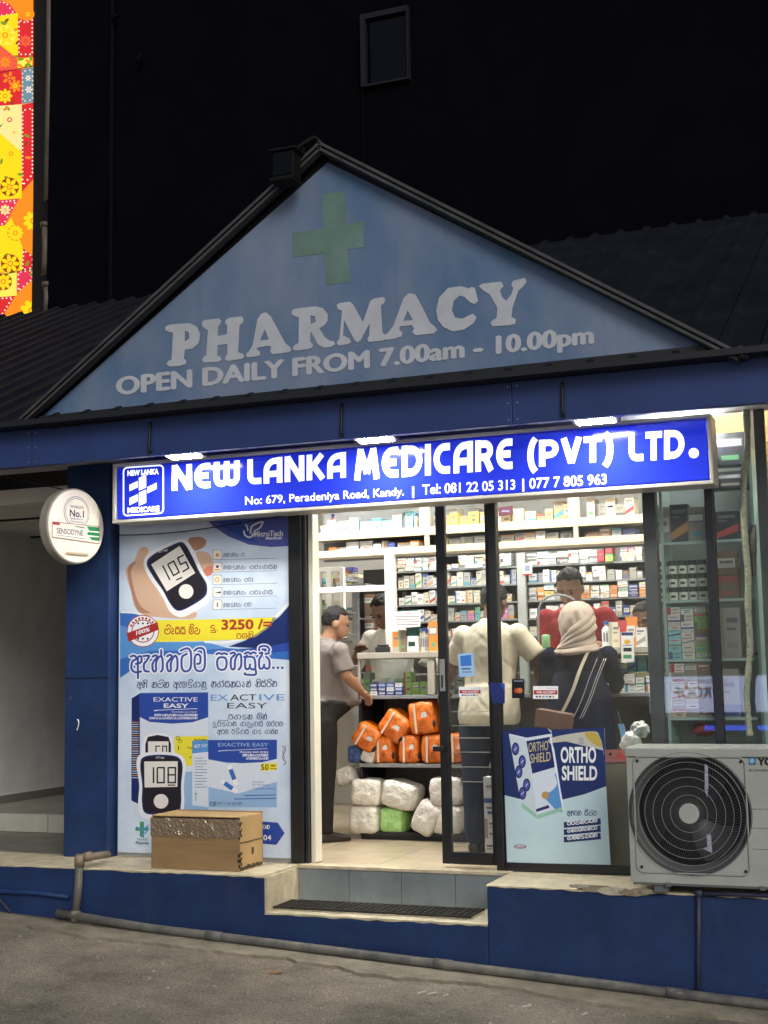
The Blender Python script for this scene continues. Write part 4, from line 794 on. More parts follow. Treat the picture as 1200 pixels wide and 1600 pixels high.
class Flat:
    def __init__(s): s.mb = MB(); s.mats = []; s.L = .0535
    def mi(s, m):
        if m not in s.mats: s.mats.append(m)
        return s.mats.index(m)
    def P(s, x, y): return c+U*x+Zv*y+Nn*s.L
    def poly(s, pts, m): s.L += .0005; s.mb.face([s.P(*p) for p in pts], s.mi(m))
    def text(s, body, x0, y0, x1, y1, m, b=0.):
        v, f = text_tris(body, b); s.L += .0005; xs = [p[0] for p in v]; ys = [p[1] for p in v]
        s.mb.add([s.P(x0+(x-min(xs))/(max(xs)-min(xs))*(x1-x0), y0+(y-min(ys))/(max(ys)-min(ys))*(y1-y0)) for x, y in v], f, s.mi(m))
Fl = Flat(); Fl.poly(arc(0,0,Rr-.006,Rr-.006,0,354,59), ROUNDW)
pur = sk('ring_violet',95,95,140); Fl.poly(arc(.0,.085,.105,.1,0,350,35), pur); Fl.poly(arc(.0,.085,.101,.096,0,350,35), ROUNDW); Fl.poly(arc(.0,.085,.093,.088,0,350,35), pur); Fl.poly(arc(.0,.085,.09,.085,0,350,35), ROUNDW)
ink = sk('sign_ink',35,40,80); Fl.text("WORLD'S", -.055, .11, .055, .127, ink, .02); Fl.text('No.1', -.058, .055, .058, .1, ink, .02); Fl.text('SENSITIVITY', -.055, .038, .055, .048, pur, .02); Fl.text('TOOTHPASTE', -.055, .02, .055, .03, pur, .02)
Fl.poly([(-.2,.012),(.19,.012),(.19,-.1),(-.2,-.085)], sk('box_line',140,100,70)); Fl.poly([(-.196,.008),(.186,.008),(.186,-.095),(-.196,-.081)], ROUNDW); Fl.poly([(-.196,.008),(-.14,.008),(-.14,-.006),(-.196,-.006)], g('red')); Fl.text('SENSODYNE', -.165, -.058, .05, -.024, sk('box_ink',70,60,90), .01)
for pts in ([(.08,.005),(.186,.005),(.186,-.02),(.1,-.022)],[(.085,-.03),(.186,-.03),(.186,-.05),(.085,-.05)],[(.1,-.06),(.186,-.058),(.186,-.08),(.12,-.078)]): Fl.poly(pts, sk('box_green',40,140,90))
Fl.poly([(-.015,-.001),(.06,-.005),(.06,-.01),(-.015,-.006)], g('dark')); Fl.poly([(-.18,-.067),(.06,-.073),(.06,-.076),(-.18,-.07)], g('grey')); Fl.poly([(-.09,-.165),(.09,-.165),(.09,-.18),(-.09,-.18)], sk('small_print',190,170,140))
Fl.mb.build('print', Fl.mats, RS, recalc=False)
mb = MB(); e1 = c+U*.24; mb.tube([e1+Zv*.06, Vector((-4.9,-.09,e1.z+.06))], .008, 6); mb.tube([e1-Zv*.06, Vector((-4.9,-.09,e1.z-.06))], .008, 6); mb.build('bracket', DARKM, RS)
mb = MB(); mb.tube(spline([at(0,744,-.3), at(40,752,-.3), at(100,765,-.32)],5), .004, 5); solo(mb, 'cable', BLACK, 'thin black cable running in to the round toothpaste sign', 'cable')
# ------------------------------------------------------------------ air conditioner
YA = -.55; ax0, az0, az1 = -1.402, .052, .712; ax1 = ax0+.97
AC = thing('air_conditioner', (-.92,-.4,az0), 'large white outdoor air conditioner unit on the right end of the plinth', 'air conditioner')
ACP = mat('powder_coated_white', (.4,.42,.38), .45, var=.1, vs=5); ACG = mat('grille_grey', (.13,.135,.135), .45); FANB = mat('fan_black', (.006,.006,.007), .5)
fc = at(950+610/4.8, 1120+725/4.8, YA); FR = .302
mb = MB(); n = 72; K = lambda k: 2*pi*k/n
circ = [(fc.x+FR*cos(K(i)), YA, fc.z+FR*sin(K(i))) for i in range(n)]
sq = []
for i in range(n):
    a = K(i); ux, uz = cos(a), sin(a); tx = ((ax1-fc.x) if ux > 0 else (fc.x-ax0))/max(1e-6,abs(ux)); tz = ((az1-.05-fc.z) if uz > 0 else (fc.z-az0))/max(1e-6,abs(uz)); t = min(tx,tz); sq.append((fc.x+ux*t, YA, fc.z+uz*t))
mb.add(circ+sq, [(i,(i+1)%n,n+(i+1)%n,n+i) for i in range(n)])
# corners not reached by the radial fan
for cxx, czz in ((ax0,az0),(ax1,az0),(ax0,az1-.05),(ax1,az1-.05)):
    aa = math.atan2(czz-fc.z, cxx-fc.x) % (2*pi); i = int(aa/(2*pi)*n); mb.face([sq[i % n], sq[(i+1) % n], (cxx,YA,czz)])
mb.face([(ax0,YA,az0),(ax0,YA+.34,az0),(ax0,YA+.34,az1-.05),(ax0,YA,az1-.05)]); mb.face([(ax1,YA,az0),(ax1,YA+.34,az0),(ax1,YA+.34,az1-.05),(ax1,YA,az1-.05)]); mb.face([(ax0,YA+.34,az0),(ax1,YA+.34,az0),(ax1,YA+.34,az1-.05),(ax0,YA+.34,az1-.05)]); mb.face([(ax0,YA,az0),(ax1,YA,az0),(ax1,YA+.34,az0),(ax0,YA+.34,az0)])
mb.build('casing', ACP, AC)
mb = MB(); mb.box(ax0-.006, ax1+.006, YA-.008, YA+.35, az1-.046, az1); mb.build('lid', ACP, AC, bevel=.006)
mb = MB(); r2 = [(fc.x+FR*.985*cos(K(i)), YA+.03, fc.z+FR*.985*sin(K(i))) for i in range(n)]; r3 = [(fc.x+FR*.86*cos(K(i)), YA+.075, fc.z+FR*.86*sin(K(i))) for i in range(n)]; r4 = [(fc.x+FR*.86*cos(K(i)), YA+.2, fc.z+FR*.86*sin(K(i))) for i in range(n)]
mb.loft([circ, r2, r3], 0, cap=False).loft([r3, r4], 1, cap=False); mb.face(r4[::-1], 1); mb.build('fan_well', [ACG, FANB], AC, smooth=False)
mb = MB()
for k in range(3):
    a0 = rad(20+120*k); rows = []
    for i in range(9):
        r = .06+(.25-.06)*i/8; row = []
        for j in range(7): a = a0+(j/6)*rad(62)+i*.05; row.append((fc.x+r*cos(a), YA+.1+.05*(j/6), fc.z+r*sin(a)))
        rows.append(row)
    o_ = len(mb.v); mb.add([p for r in rows for p in r], [(i*7+j,i*7+j+1,(i+1)*7+j+1,(i+1)*7+j) for i in range(8) for j in range(6)])
mb.lathe([(.06,YA+.09-0),(.062,YA+.16)], (fc.x,0,fc.z), 20, axis='y'); mb.build('fan', mat('fan_blade', (.02,.021,.024), .4), AC, smooth=True)
ACL = mat('grille_wire', (.085,.087,.09), .45); ACR = mat('grille_ring', (.27,.28,.28), .4)
mb = MB()
for r in (.0905,.1335,.177,.217,.25,.277,.299): mb.tube([(fc.x+r*cos(2*pi*i/60), YA-.011, fc.z+r*sin(2*pi*i/60)) for i in range(61)], .0014, 5, 1)
for k in range(110):
    a = 2*pi*k/110; mb.tube([(fc.x+r*cos(a+2.1*(r-.05)), YA-.008+(.0 if r < .28 else .008), fc.z+r*sin(a+2.1*(r-.05))) for r in (.05,.1,.15,.2,.25,.28,.301)], .0011, 4)
mb.build('grille', [ACL, ACR], AC); mb = MB(); mb.lathe([(.05,YA-.016),(.05,YA-.004)], (fc.x,0,fc.z), 32, axis='y'); mb.build('hub_cap', ACP, AC, bevel=.004)
mb = MB()   # raised rounded border of the fan guard and its screws
def rr3(x0,z0,x1,z1,r): 
    out = []
    for cx_, cz_, a in ((x1-r,z0+r,-90),(x1-r,z1-r,0),(x0+r,z1-r,90),(x0+r,z0+r,180)): out += arc(cx_, cz_, r, r, a, a+90, 6)
    return out
gx0, gz1_, gx1, gz0_ = at(950+188/4.8,1120+297/4.8,YA).x, at(1000,1120+298/4.8,YA).z, at(950+1052/4.8,1300,YA).x, at(1000,1120+1163/4.8,YA).z
loop = [(x,YA-.004,z) for x, z in rr3(gx0,gz0_,gx1,gz1_,.035)]; mb.tube(loop+loop[:2], .0042, 6); mb.build('guard_rim', mat('casing_edge', (.36,.38,.35), .4), AC, smooth=True)
for x, z in ((gx0+.02,gz1_-.022),(gx1-.02,gz1_-.022),(gx0+.022,gz0_+.025),(gx1-.02,gz0_+.02)): MB().lathe([(.006,YA-.006),(.008,YA)], (x,0,z), 10, axis='y').build('screw', DARKM, AC)
mb = MB()
for z in (.42,.33,.23): mb.box(gx1+.02, ax1-.04, YA-.005, YA, z, z+.006)
mb.build('louvre', ACP, AC, bevel=.002)
mb = MB()
for x in (ax0+.11, ax0+.82): mb.box(x, x+.07, YA+.01, YA+.33, .004, az0-.002)
mb.box(ax0+.01, ax1-.01, YA+.0, YA+.012, az0-.012, az0-.001)
for x in (ax0+.17, ax0+.62): mb.box(x, x+.03, YA-.012, YA+.0, az0-.016, az0+.004)
mb.build('foot', ACG, AC, bevel=.003)
A = Art(YA-.002); A.rect(1170,1184,1181,1195,sk('logo_blue',50,110,170)); A.disc(1175,1189,4,sk('logo_light',150,190,220)); A.text('YORK', 1183, 1184, 1230, 1196, BLACK, .05); A.text('BY JOHNSON CONTROLS', 1171, 1202, 1240, 1206, sk('label_grey',70,70,70), .01); A.build('lettering', AC)
A = Art(YA-.016); TP = mat('clear_tape_scrap', (.35,.34,.42), .2, var=.4, vs=40)
A.poly([(1101,1194),(1106,1196),(1107,1230),(1105,1246),(1101,1236)],TP); A.poly([(1104,1303),(1111,1304),(1113,1333),(1098,1326),(1105,1324)],TP); solo_art(A, 'tape_scrap', 'torn strips of clear tape stuck on the fan grille', 'tape')
# ------------------------------------------------------------------ pipes and conduits on the plinth
def gpt(px, py, y): return at(px, py, y)
mb = MB(); zz = lambda x: gz(x,-.53)+.036
mb.tube([(-4.79,-.545,zz(-4.79)+.02)]+[(x,-.55,zz(x)-.0) for x in (-4.2,-3.4,-2.6,-1.8,-1.0,-.2,.6)], .025, 12)
a, b = at(118,1432,-.54), at(124,1343,-.54)
P = [a, a+(b-a)*.5+Vector((.006,0,0)), b]; mb.tube(P, .024, 12); mb.tube([a+Vector((-.0,0,-.03)), a+Vector((.0,0,.035))], .029, 12)
mb.tube([b+Vector((0,0,-.04)), b+Vector((0,0,.02))], .029, 12, 1); c2 = Vector((-4.62,-.28,.05)); mb.tube([b+Vector((-.02,-.005,.01)), b+Vector((.03,.02,.012)), c2], .022, 12, 1); mb.tube([b+Vector((.02,.015,.012)), b+Vector((.06,.04,.016))], .028, 12, 1)
for x in (-3.75,-2.4,-1.2): mb.tube([(x-.05,-.55,zz(x-.05)),(x+.05,-.55,zz(x+.05))], .0285, 12)
solo(mb, 'drain_pipe', [PVC, PVCB], 'grey drain pipe along the foot of the blue plinth with an upright elbow', 'pipe', smooth=True, kind='thing')
mb = MB(); a, b, d = at(1200,1396,-.515), at(1092,1396,-.515), at(1091,1548,-.515); mb.tube([a+Vector((.6,0,0)), b], .011, 8); mb.tube([b+Vector((0,0,.012)), d], .011, 8); mb.obox(b, (.016,0,0), (0,.014,0), (0,0,.016))
solo(mb, 'conduit', mat('blue_grey_conduit', (.05,.055,.09), .5, var=.3), 'thin grey conduit bent down the blue plinth below the air conditioner', 'conduit', smooth=True)
mb = MB(); mb.tube([at(-60,1391,-.515), at(0,1393,-.515), at(60,1396,-.515), at(108,1402,-.515)], .013, 8); solo(mb, 'conduit', BLUE, 'blue painted conduit across the plinth left of the drain pipe', 'conduit', smooth=True)
mb = MB(); mb.tube([at(-2,1404,-.52), at(16,1425,-.53)], .006, 6); solo(mb, 'wire', TRIM, 'short stiff wire leaning on the plinth at the left edge', 'wire')
mb = MB(); mb.tube(spline([at(*q,-.125) for q in ((121,1124),(123,1128),(122,1136),(120,1141))],4), .0035, 6); solo(mb, 'hook', PINKW, 'small white hook on the edge of the blue column', 'hook', smooth=True)
# wrapped cable drop at the right
mb = MB(); pts = [at(x,y,-.12) for x, y in ((1166,640),(1168,700),(1163,745),(1162,800),(1165,850),(1169,900),(1169,950),(1172,1000),(1170,1040),(1167,1080),(1169,1120),(1172,1150))]
sp = spline(pts, 9); mb.tube(sp, [.019-.004*i/len(sp)+.0012*sin(i*1.9)+.005*mnoise.noise((i*.22,0,0)) for i in range(len(sp))], 9)
solo(mb, 'cable_bundle', mat('pale_green_wrap', (.26,.28,.2), .5, var=.35, vs=30, stretch=(1,1,4), bump=.3, bs=25), 'pale wrapped cable bundle hanging in front of the dark post', 'cable', smooth=True)
mb = MB(); a = at(1184,640,-.06); mb.box(a.x-.025,a.x+.03,-.06,-.02,.05,2.47); pts = [at(x,y,-.1) for x, y in ((1178,820),(1174,845),(1176,870),(1178,900))]; mb.tube(spline(pts,5), [.012,.014,.018,.022,.026,.028,.028,.027,.026,.024,.02,.018,.016,.014,.012,.01][:16], 8)
solo(mb, 'post', GREYFR, 'dark grey post at the right behind the wrapped cable bundle', 'post')
# ------------------------------------------------------------------ carton on the ledge
cx0, cx1, cy0, cy1, ch = -4.235, -3.655, -.42, -.13, .31
CB = thing('cardboard_box', ((cx0+cx1)/2, -.27, 0), 'open brown cardboard box with shiny tape in front of the glucose poster', 'box')
KR = mat('kraft_cardboard', (.3,.19,.09), .8, var=.16, vs=5, stretch=(1,1,3)); KR2 = mat('kraft_light', (.43,.28,.12), .8, var=.16, vs=6); 
mb = MB(); t = .006; mb.box(cx0,cx1,cy0,cy0+t,.001,ch-.02).box(cx0,cx1,cy1-t,cy1,.001,ch).box(cx0,cx0+t,cy0+t,cy1-t,.001,ch-.004,1).box(cx1-t,cx1,cy0+t,cy1-t,.001,ch-.01,1).box(cx0+t,cx1-t,cy0+t,cy1-t,.001,.01).box(cx0+t,cx1-t,cy0+t,cy1-t,ch-.012,ch-.006,1)
mb.build('body', [KR, KR2], CB, bevel=.0015)
mb = MB(); mb.box(cx0+.004,cx1-.003,cy0-.0015,cy0-.0002,.155,.157,1); mb.box(cx1-.0002,cx1+.0016,cy0+.02,cy1-.02,.155,.158,1); mb.build('fold_line', [KR, KR2], CB)
mb = MB(); nx, nz = 60, 12; R_ = random.Random(5)
vs = [(cx0-.002+(cx1-cx0+.004)*i/nx, cy0-.004-.005*abs(mnoise.noise((i*.55,j*.9,0)))-.003*R_.random(), ch-.018-.105*j/nz+(.012*mnoise.noise((i*.3,9,0)) if j == nz else 0)) for j in range(nz+1) for i in range(nx+1)]
mb.add(vs, [(j*(nx+1)+i, j*(nx+1)+i+1, (j+1)*(nx+1)+i+1, (j+1)*(nx+1)+i) for j in range(nz) for i in range(nx)])
mb.build('packing_tape', mat('glossy_brown_tape', (.3,.21,.125), .13, metal=.3, spec=1.0, coat=1.0, bump=.8, bs=16), CB)
mb = MB()
for i in range(13):
    y = cy0+.012+i*.0215; mb.obox((cx1+.0012,y,.012+.008*R_.random()), (0,.008,0), (0,0,.006+.006*R_.random()), (.0008,0,0)); mb.obox((cx1+.0012,y,.155+.006*R_.random()), (0,.007,0), (0,0,.004), (.0008,0,0))
for z in (.03,.06,.09,.19,.22,.26): mb.obox((cx1-.003,cy0-.0012,z), (.012*R_.uniform(.4,1),0,0), (0,0,.01), (0,.0008,0)); mb.obox((cx1+.0012,cy0+.016,z+.01), (0,.012*R_.uniform(.5,1),0), (0,0,.008), (.0008,0,0))
mb.obox((cx1+.0013,-.27,.1), (0,.005,0), (0,0,.02), (.0008,0,0)); mb.obox((cx1+.0013,-.255,.1), (0,.004,0), (0,0,.018), (.0008,0,0))
mb.build('print', mat('worn_black_print', (.03,.025,.02), .8), CB)
# ------------------------------------------------------------------ door mat
mx0, mx1, my0, my1 = at(462,1412,-.2).x-.02, at(735,1425,-.4).x, -.42, -.2
mb = MB(); z = -.188
for i in range(31): x = mx0+(mx1-mx0)*i/30; mb.box(x-.0055, x+.0055, my0, my1, z, z+.012)
for j in range(7): y = my0+(my1-my0)*j/6; mb.box(mx0, mx1, y-.0045, y+.0045, z+.0005, z+.0115)
mb.box(mx0-.012,mx1+.012,my0-.012,my0-.0045,z,z+.011).box(mx0-.012,mx1+.012,my1+.0045,my1+.012,z,z+.011)
solo(mb, 'door_mat', mat('black_rubber', (.02,.018,.015), .6, var=.3), 'perforated black rubber mat on the entrance step', 'door mat')
# ------------------------------------------------------------------ counter
CY0, CY1, CX0, CX1 = 1.15, 1.6, -3.57, .9
CT = thing('counter', (-2.5,CY0,0), 'long shop counter with glass display case and stocked lower shelves', 'counter')
WOODG = mat('grey_beige_laminate', (.4,.36,.3), .45, var=.1, vs=10, stretch=(12,1,1))
mb = MB(); mb.box(CX0,CX1,CY0-.01,CY1,1.203,1.245); mb.build('counter_top', WOODG, CT, bevel=.004)
for z0, z1, m in ((.932,.957,STEEL),(.478,.503,STEEL),(.028,.053,DARKM)): MB().box(CX0,CX1,CY0,CY1,z0,z1).build('shelf', m, CT, bevel=.003)
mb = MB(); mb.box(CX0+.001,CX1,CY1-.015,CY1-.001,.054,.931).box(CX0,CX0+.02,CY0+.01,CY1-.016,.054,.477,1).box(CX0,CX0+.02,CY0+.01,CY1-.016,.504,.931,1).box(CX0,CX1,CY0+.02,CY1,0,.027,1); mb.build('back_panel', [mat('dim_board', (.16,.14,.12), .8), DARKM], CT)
mb = MB()
for x in (-3.065,-2.02,-1.2): mb.box(x,x+.05,CY0-.002,CY0+.04,.958,1.202)
for x in (CX0,): mb.box(x,x+.018,CY0,CY0+.03,.958,1.202)
mb.build('upright', WOODG, CT, bevel=.003)
MB().box(CX0+.02,-3.07,CY0+.006,CY0+.01,.958,1.202).build('glass_front', CGLASS, CT); MB().box(-3.01,-2.03,CY0+.006,CY0+.01,.958,1.202).build('glass_front', CGLASS, CT)
# bulkhead of cubby holes above the counter
BX0, BX1, BY0, BY1 = -4.02, -1.6, 1.25, 1.62
BH = thing('overhead_cabinet', (-2.9,BY0,1.9), 'pale wooden overhead cabinet of two rows of cubby holes over the counter', 'cabinet')
mb = MB(); mb.box(BX0,BX1,BY0,BY0+.03,2.04,2.096).box(BX0,BX1,BY0,BY0+.03,1.918,1.965).box(BX0,BX1,BY0,BY0+.03,2.237,2.33); mb.build('front_beam', YELLOWP, BH, bevel=.003)
mb = MB()
for px_, z0, z1, w in ((663,2.0965,2.2365,.07),(897,2.0965,2.2365,.075),(666,1.9655,2.0395,.03),(899,1.9655,2.0395,.03)): x = at(px_,820,BY0).x; MB().box(x-w/2,x+w/2,BY0+.002,BY0+.03,z0,z1).build('divider', YELLOWP, BH, bevel=.002)
mb = MB(); mb.box(BX0,BX1,BY0+.031,BY1,2.06,2.094).box(BX0,BX1,BY0+.031,BY1,1.935,1.963); mb.build('board', WHITEP, BH)
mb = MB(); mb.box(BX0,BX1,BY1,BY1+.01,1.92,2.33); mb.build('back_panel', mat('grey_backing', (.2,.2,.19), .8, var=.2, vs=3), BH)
mb = MB(); mb.box(-3.40,-3.328,BY0,BY0+.05,1.2465,1.917).box(-3.96,-3.4015,BY0+.004,BY0+.045,1.671,1.711); mb.box(-3.985,-3.93,BY0-.05,BY0,0.0,2.33); mb.build('post', WHITEP, BH, bevel=.003)
# ------------------------------------------------------------------ stock: printed cartons, bottles
def stockmat(name, kind):
    m = bpy.data.materials.new(name); m.use_nodes = True; n, l = m.node_tree.nodes, m.node_tree.links; p = n['Principled BSDF']; oi = n.new('ShaderNodeObjectInfo'); p.inputs['Roughness'].default_value = .45
    if kind == 'body': l.new(oi.outputs['Color'], p.inputs['Base Color'])
    else:
        r = n.new('ShaderNodeValToRGB'); r.color_ramp.interpolation = 'CONSTANT'; e = r.color_ramp.elements
        cols = [(.05,.1,.3),(.12,.3,.14),(.4,.06,.06),(.25,.26,.24),(.08,.28,.36),(.45,.25,.08),(.12,.12,.13),(.4,.38,.3)]
        while len(e) < len(cols): e.new(.5)
        for k, c in enumerate(cols): e[k].position = k/len(cols); e[k].color = (*c,1)
        l.new(oi.outputs['Random'], r.inputs[0]); l.new(r.outputs[0], p.inputs['Base Color'])
    return m
SB, SA = stockmat('carton_body','body'), stockmat('carton_accent','accent'); SI = mat('carton_ink', (.16,.16,.18), .6); SWH = mat('carton_white', (.62,.62,.58), .5)
def carton_mesh(v):
    """unit carton, base at z 0, front at y = -.5, with its printed front and side"""
    mb = MB(); mb.box(-.5,.5,-.5,.5,0,1,0); f = -.503; R_ = random.Random(v)
    def r(x0,x1,z0,z1,m,d=0): mb.face([(x0,f-d,z0),(x1,f-d,z0),(x1,f-d,z1),(x0,f-d,z1)], m)
    def s(y0,y1,z0,z1,m): mb.face([(.503,y0,z0),(.503,y1,z0),(.503,y1,z1),(.503,y0,z1)], m)
    if v % 6 == 0: r(-.49,.49,.02,.26,1); s(-.49,.49,.02,.26,1); r(-.35,.3,.62,.72,2); r(-.35,.1,.5,.55,2)
    elif v % 6 == 1: r(-.49,-.22,.02,.98,1); r(-.1,.4,.7,.8,2); r(-.1,.3,.55,.6,2); r(-.1,.35,.2,.3,1); s(-.3,.3,.4,.6,1)
    elif v % 6 == 2: r(-.49,.49,.74,.98,1); s(-.49,.49,.74,.98,1); r(-.3,.3,.45,.56,2); r(-.2,.2,.2,.34,1)
    elif v % 6 == 3: r(-.4,.4,.3,.7,3); r(-.3,.3,.48,.6,2); r(-.3,.1,.36,.42,1); s(-.35,.35,.3,.7,3)
    elif v % 6 == 4: mb.face([(-.49,f,.05),(.49,f,.3),(.49,f,.55),(-.49,f,.25)],1); r(-.4,.35,.76,.86,2); r(-.4,.0,.64,.69,2)
    else: r(-.42,.42,.56,.82,2); r(-.38,.38,.6,.78,3,.002); r(-.2,.3,.15,.3,1); s(-.2,.3,.3,.7,2)
    me = mb.mesh('carton'); 
    for m in (SB,SA,SI,SWH): me.materials.append(m)
    return me
def bottle_mesh(v):
    mb = MB()
    if v == 0: mb.lathe([(.5,0),(.5,.1),(.505,.1),(.505,.62),(.5,.62),(.5,.7),(.36,.76),(.36,.77),(.4,.77),(.4,1)], (0,0,0), 16, mats=[0,0,3,3,3,0,0,1,1])
    elif v == 1: mb.lathe([(.5,0),(.5,.66),(.3,.76),(.18,.8),(.18,.86),(.3,.86),(.3,1)], (0,0,0), 16, mats=[0,0,0,0,1,1]); mb.face([(-.25,-.49,.2),(.25,-.49,.2),(.25,-.49,.55),(-.25,-.49,.55)], 2)
    else: mb.lathe([(.47,0),(.5,.04),(.5,.6),(.44,.63),(.48,.64),(.48,1)], (0,0,0), 16, mats=[0,0,0,1,1]); mb.face([(-.2,-.5,.22),(.3,-.5,.22),(.3,-.5,.4),(-.2,-.5,.4)], 1)
    me = mb.mesh('bottle'); bm = bmesh.new(); bm.from_mesh(me); bmesh.ops.recalc_face_normals(bm, faces=bm.faces); bm.to_mesh(me); bm.free()
    for m in (SB,(SA,mat('blue_lid',(.04,.08,.3),.4),mat('dark_green_lid',(.012,.05,.035),.35))[v],SI,SWH): me.materials.append(m)
    return me
CM = [carton_mesh(v) for v in range(6)]; BM_ = [bottle_mesh(v) for v in range(3)]
ORD = 'first second third fourth fifth sixth seventh eighth ninth tenth eleventh twelfth thirteenth fourteenth fifteenth sixteenth seventeenth eighteenth nineteenth twentieth twenty-first twenty-second twenty-third twenty-fourth twenty-fifth twenty-sixth twenty-seventh twenty-eighth twenty-ninth thirtieth thirty-first thirty-second thirty-third thirty-fourth thirty-fifth thirty-sixth thirty-seventh thirty-eighth thirty-ninth fortieth'.split()
PAL = dict(white=(.66,.66,.63), cream=(.6,.54,.4), kraft=(.46,.34,.17), yellow=(.65,.5,.1), grey=(.32,.32,.31), teal=(.1,.35,.36), blue=(.05,.12,.4), navy=(.03,.05,.2), red=(.5,.04,.05), green=(.16,.36,.1), pink=(.5,.16,.36), orange=(.65,.22,.04), brown=(.2,.12,.07), cyan=(.25,.6,.65), lime=(.4,.58,.12), black=(.03,.03,.035), olive=(.3,.29,.24))
def stock(mesh, x, y, z, w, d, h, col, label, group, rz=0, name='carton', cat='carton', tilt=0):
    o = bpy.data.objects.new(name, mesh); COL.objects.link(o); o.location = (x,y,z); o.scale = (w,d,h); o.rotation_euler = (0,tilt,rz)
    c = PAL[col]; j = random.uniform(.88,1.1); o.color = (c[0]*j, c[1]*j, c[2]*j, 1)
    return tag(o, label, cat, group)
def row(x0, x1, y, z, hmin, hmax, wmin, wmax, cols, where, group, depth=.1, stack=1, gap=.004, skip=0., seed=0):
    """cartons side by side on a shelf; stack > 1 piles flat packs"""
    R_ = random.Random(seed); x = x0; i = 0; nm, ct = ('flat_pack','pack') if stack > 1 else ('carton','carton')
    while x < x1-wmin:
        w = min(R_.uniform(wmin,wmax), x1-x)
        if R_.random() < skip+.008: x += w*.6; continue
        c = R_.choice(cols); zz_ = z+.001; k = stack; hh = R_.uniform(hmin,hmax)*(R_.choice((.6,.8,1,1,1)) if k == 1 else 1)
        for t in range(k):
            if t and R_.random() < .25: c = R_.choice(cols)
            tier = '' if k == 1 else ('bottom ' if t == 0 else ('top ' if t == k-1 else f'{ORD[t]} up '))
            stock(R_.choice(CM), x+w/2+R_.uniform(-.003,.003)*(t > 0), y+R_.uniform(0,.02), zz_, w*.97, depth*R_.uniform(.85,1.1), hh, c, (f'{c} carton, {ORD[min(i,39)]} from left, {where}' if k == 1 else f'{c} flat pack, {tier}in {ORD[min(i,39)]} pile from left, {where}'), group, R_.uniform(-.05,.05)*(.3 if k > 1 else 1), nm, ct, (R_.uniform(-.12,.12) if k == 1 and R_.random() < .1 and hh > w else 0))
            zz_ += hh+.0008
        x += w+gap*R_.random()*2; i += 1
g1 = 'cartons in the overhead cubby holes'
row(-3.9,-3.15,BY0+.1,2.096,.09,.13,.05,.09,['white','white','white','cyan','teal','grey','cream'],'upper cubby left end',g1,.12,seed=1)
row(-3.02,-2.05,BY0+.1,2.096,.07,.13,.055,.085,['kraft','kraft','cream','yellow','kraft','white'],'middle of upper cubby',g1,.12,seed=2)
row(-1.98,-1.63,BY0+.1,2.096,.1,.132,.05,.07,['kraft','olive','cream','olive'],'upper cubby right end',g1,.12,seed=3)
row(-3.84,-3.14,BY0+.1,1.965,.035,.062,.05,.1,['white','cream','grey','orange','navy','brown'],'lower cubby left end',g1,.14,seed=4)
row(-3.04,-2.05,BY0+.12,1.965,.05,.066,.06,.1,['grey','olive','brown','grey','kraft'],'lower cubby in the middle',g1,.14,seed=5)
row(-2.0,-1.63,BY0+.12,1.965,.045,.066,.06,.1,['grey','olive','navy','brown'],'lower cubby right end',g1,.14,seed=6)
x = at(520,810,BY0+.06).x; stock(BM_[1], x, BY0+.06, 2.0965, .042, .042, .134, 'red', 'bright red bottle among white cartons in the upper cubby', g1, name='bottle', cat='bottle')
x = at(652,812,BY0+.06).x; stock(BM_[1], x, BY0+.05, 2.0965, .035, .035, .1, 'cream', 'cream pump bottle just left of the upper cubby divider', g1, name='bottle', cat='bottle')
x = at(683,812,BY0+.06).x; stock(BM_[1], x, BY0+.05, 2.0965, .045, .045, .1, 'kraft', 'tan bottle just right of the upper cubby divider', g1, name='bottle', cat='bottle')
# back shelving
SHZ = [1.94,1.80,1.66,1.52,1.38,1.24,1.10]
BS = thing('shelf_unit', (-2.9,3.3,0), 'tall grey shelving full of medicine cartons along the back wall', 'shelves')
mb = MB()
for z in SHZ: MB().box(-4.0,-1.75,3.0,3.3,z-.014,z).build('shelf', mat('dark_glass_shelf', (.2,.215,.21), .3, spec=.6), BS)
for x in (-4.03,-2.91,-1.87): MB().box(x-.035,x+.035,2.975,3.02,0,2.3).build('upright', mat('pale_grey_upright', (.36,.38,.36), .4), BS, bevel=.004)
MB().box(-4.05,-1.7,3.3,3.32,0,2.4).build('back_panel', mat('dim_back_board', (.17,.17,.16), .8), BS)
g2 = 'medicine cartons on the back shelves'; wh = ['white']*7
row(-3.97,-2.96,3.06,1.94,.024,.034,.055,.085,wh+['cream'],'top back shelf left bay',g2,.14,4,seed=11)
row(-2.86,-2.25,3.06,1.94,.02,.03,.06,.09,wh+['cream','grey'],'top back shelf right bay',g2,.14,4,seed=12)
row(-2.12,-1.91,3.06,1.94,.026,.034,.05,.06,['white','pink','cream'],'top back shelf far right',g2,.14,4,seed=13)
for k, (px_, c, w) in enumerate(((941,'red',.055),(954,'red',.055),(954,'lime',.055))):
    x = at(px_,860,3.05).x; z0 = 1.941 if k != 1 else 2.005; stock(CM[2], x, 3.04, z0, w, .12, .115 if k == 0 else .06, c, ['tall bright red carton on the top back shelf right of centre','bright red carton resting on the lime green one, top back shelf','lime green carton on the top back shelf under a red one'][k], g2)
row(-3.97,-2.96,3.05,1.80,.095,.118,.04,.06,['olive','cream','cream','grey','white','cream','green'],'second back shelf left bay',g2,.1,seed=14)
row(-2.86,-1.91,3.05,1.80,.085,.118,.04,.065,['white','white','red','cream','grey','cream','olive','white','brown'],'second back shelf right bay',g2,.1,seed=15)
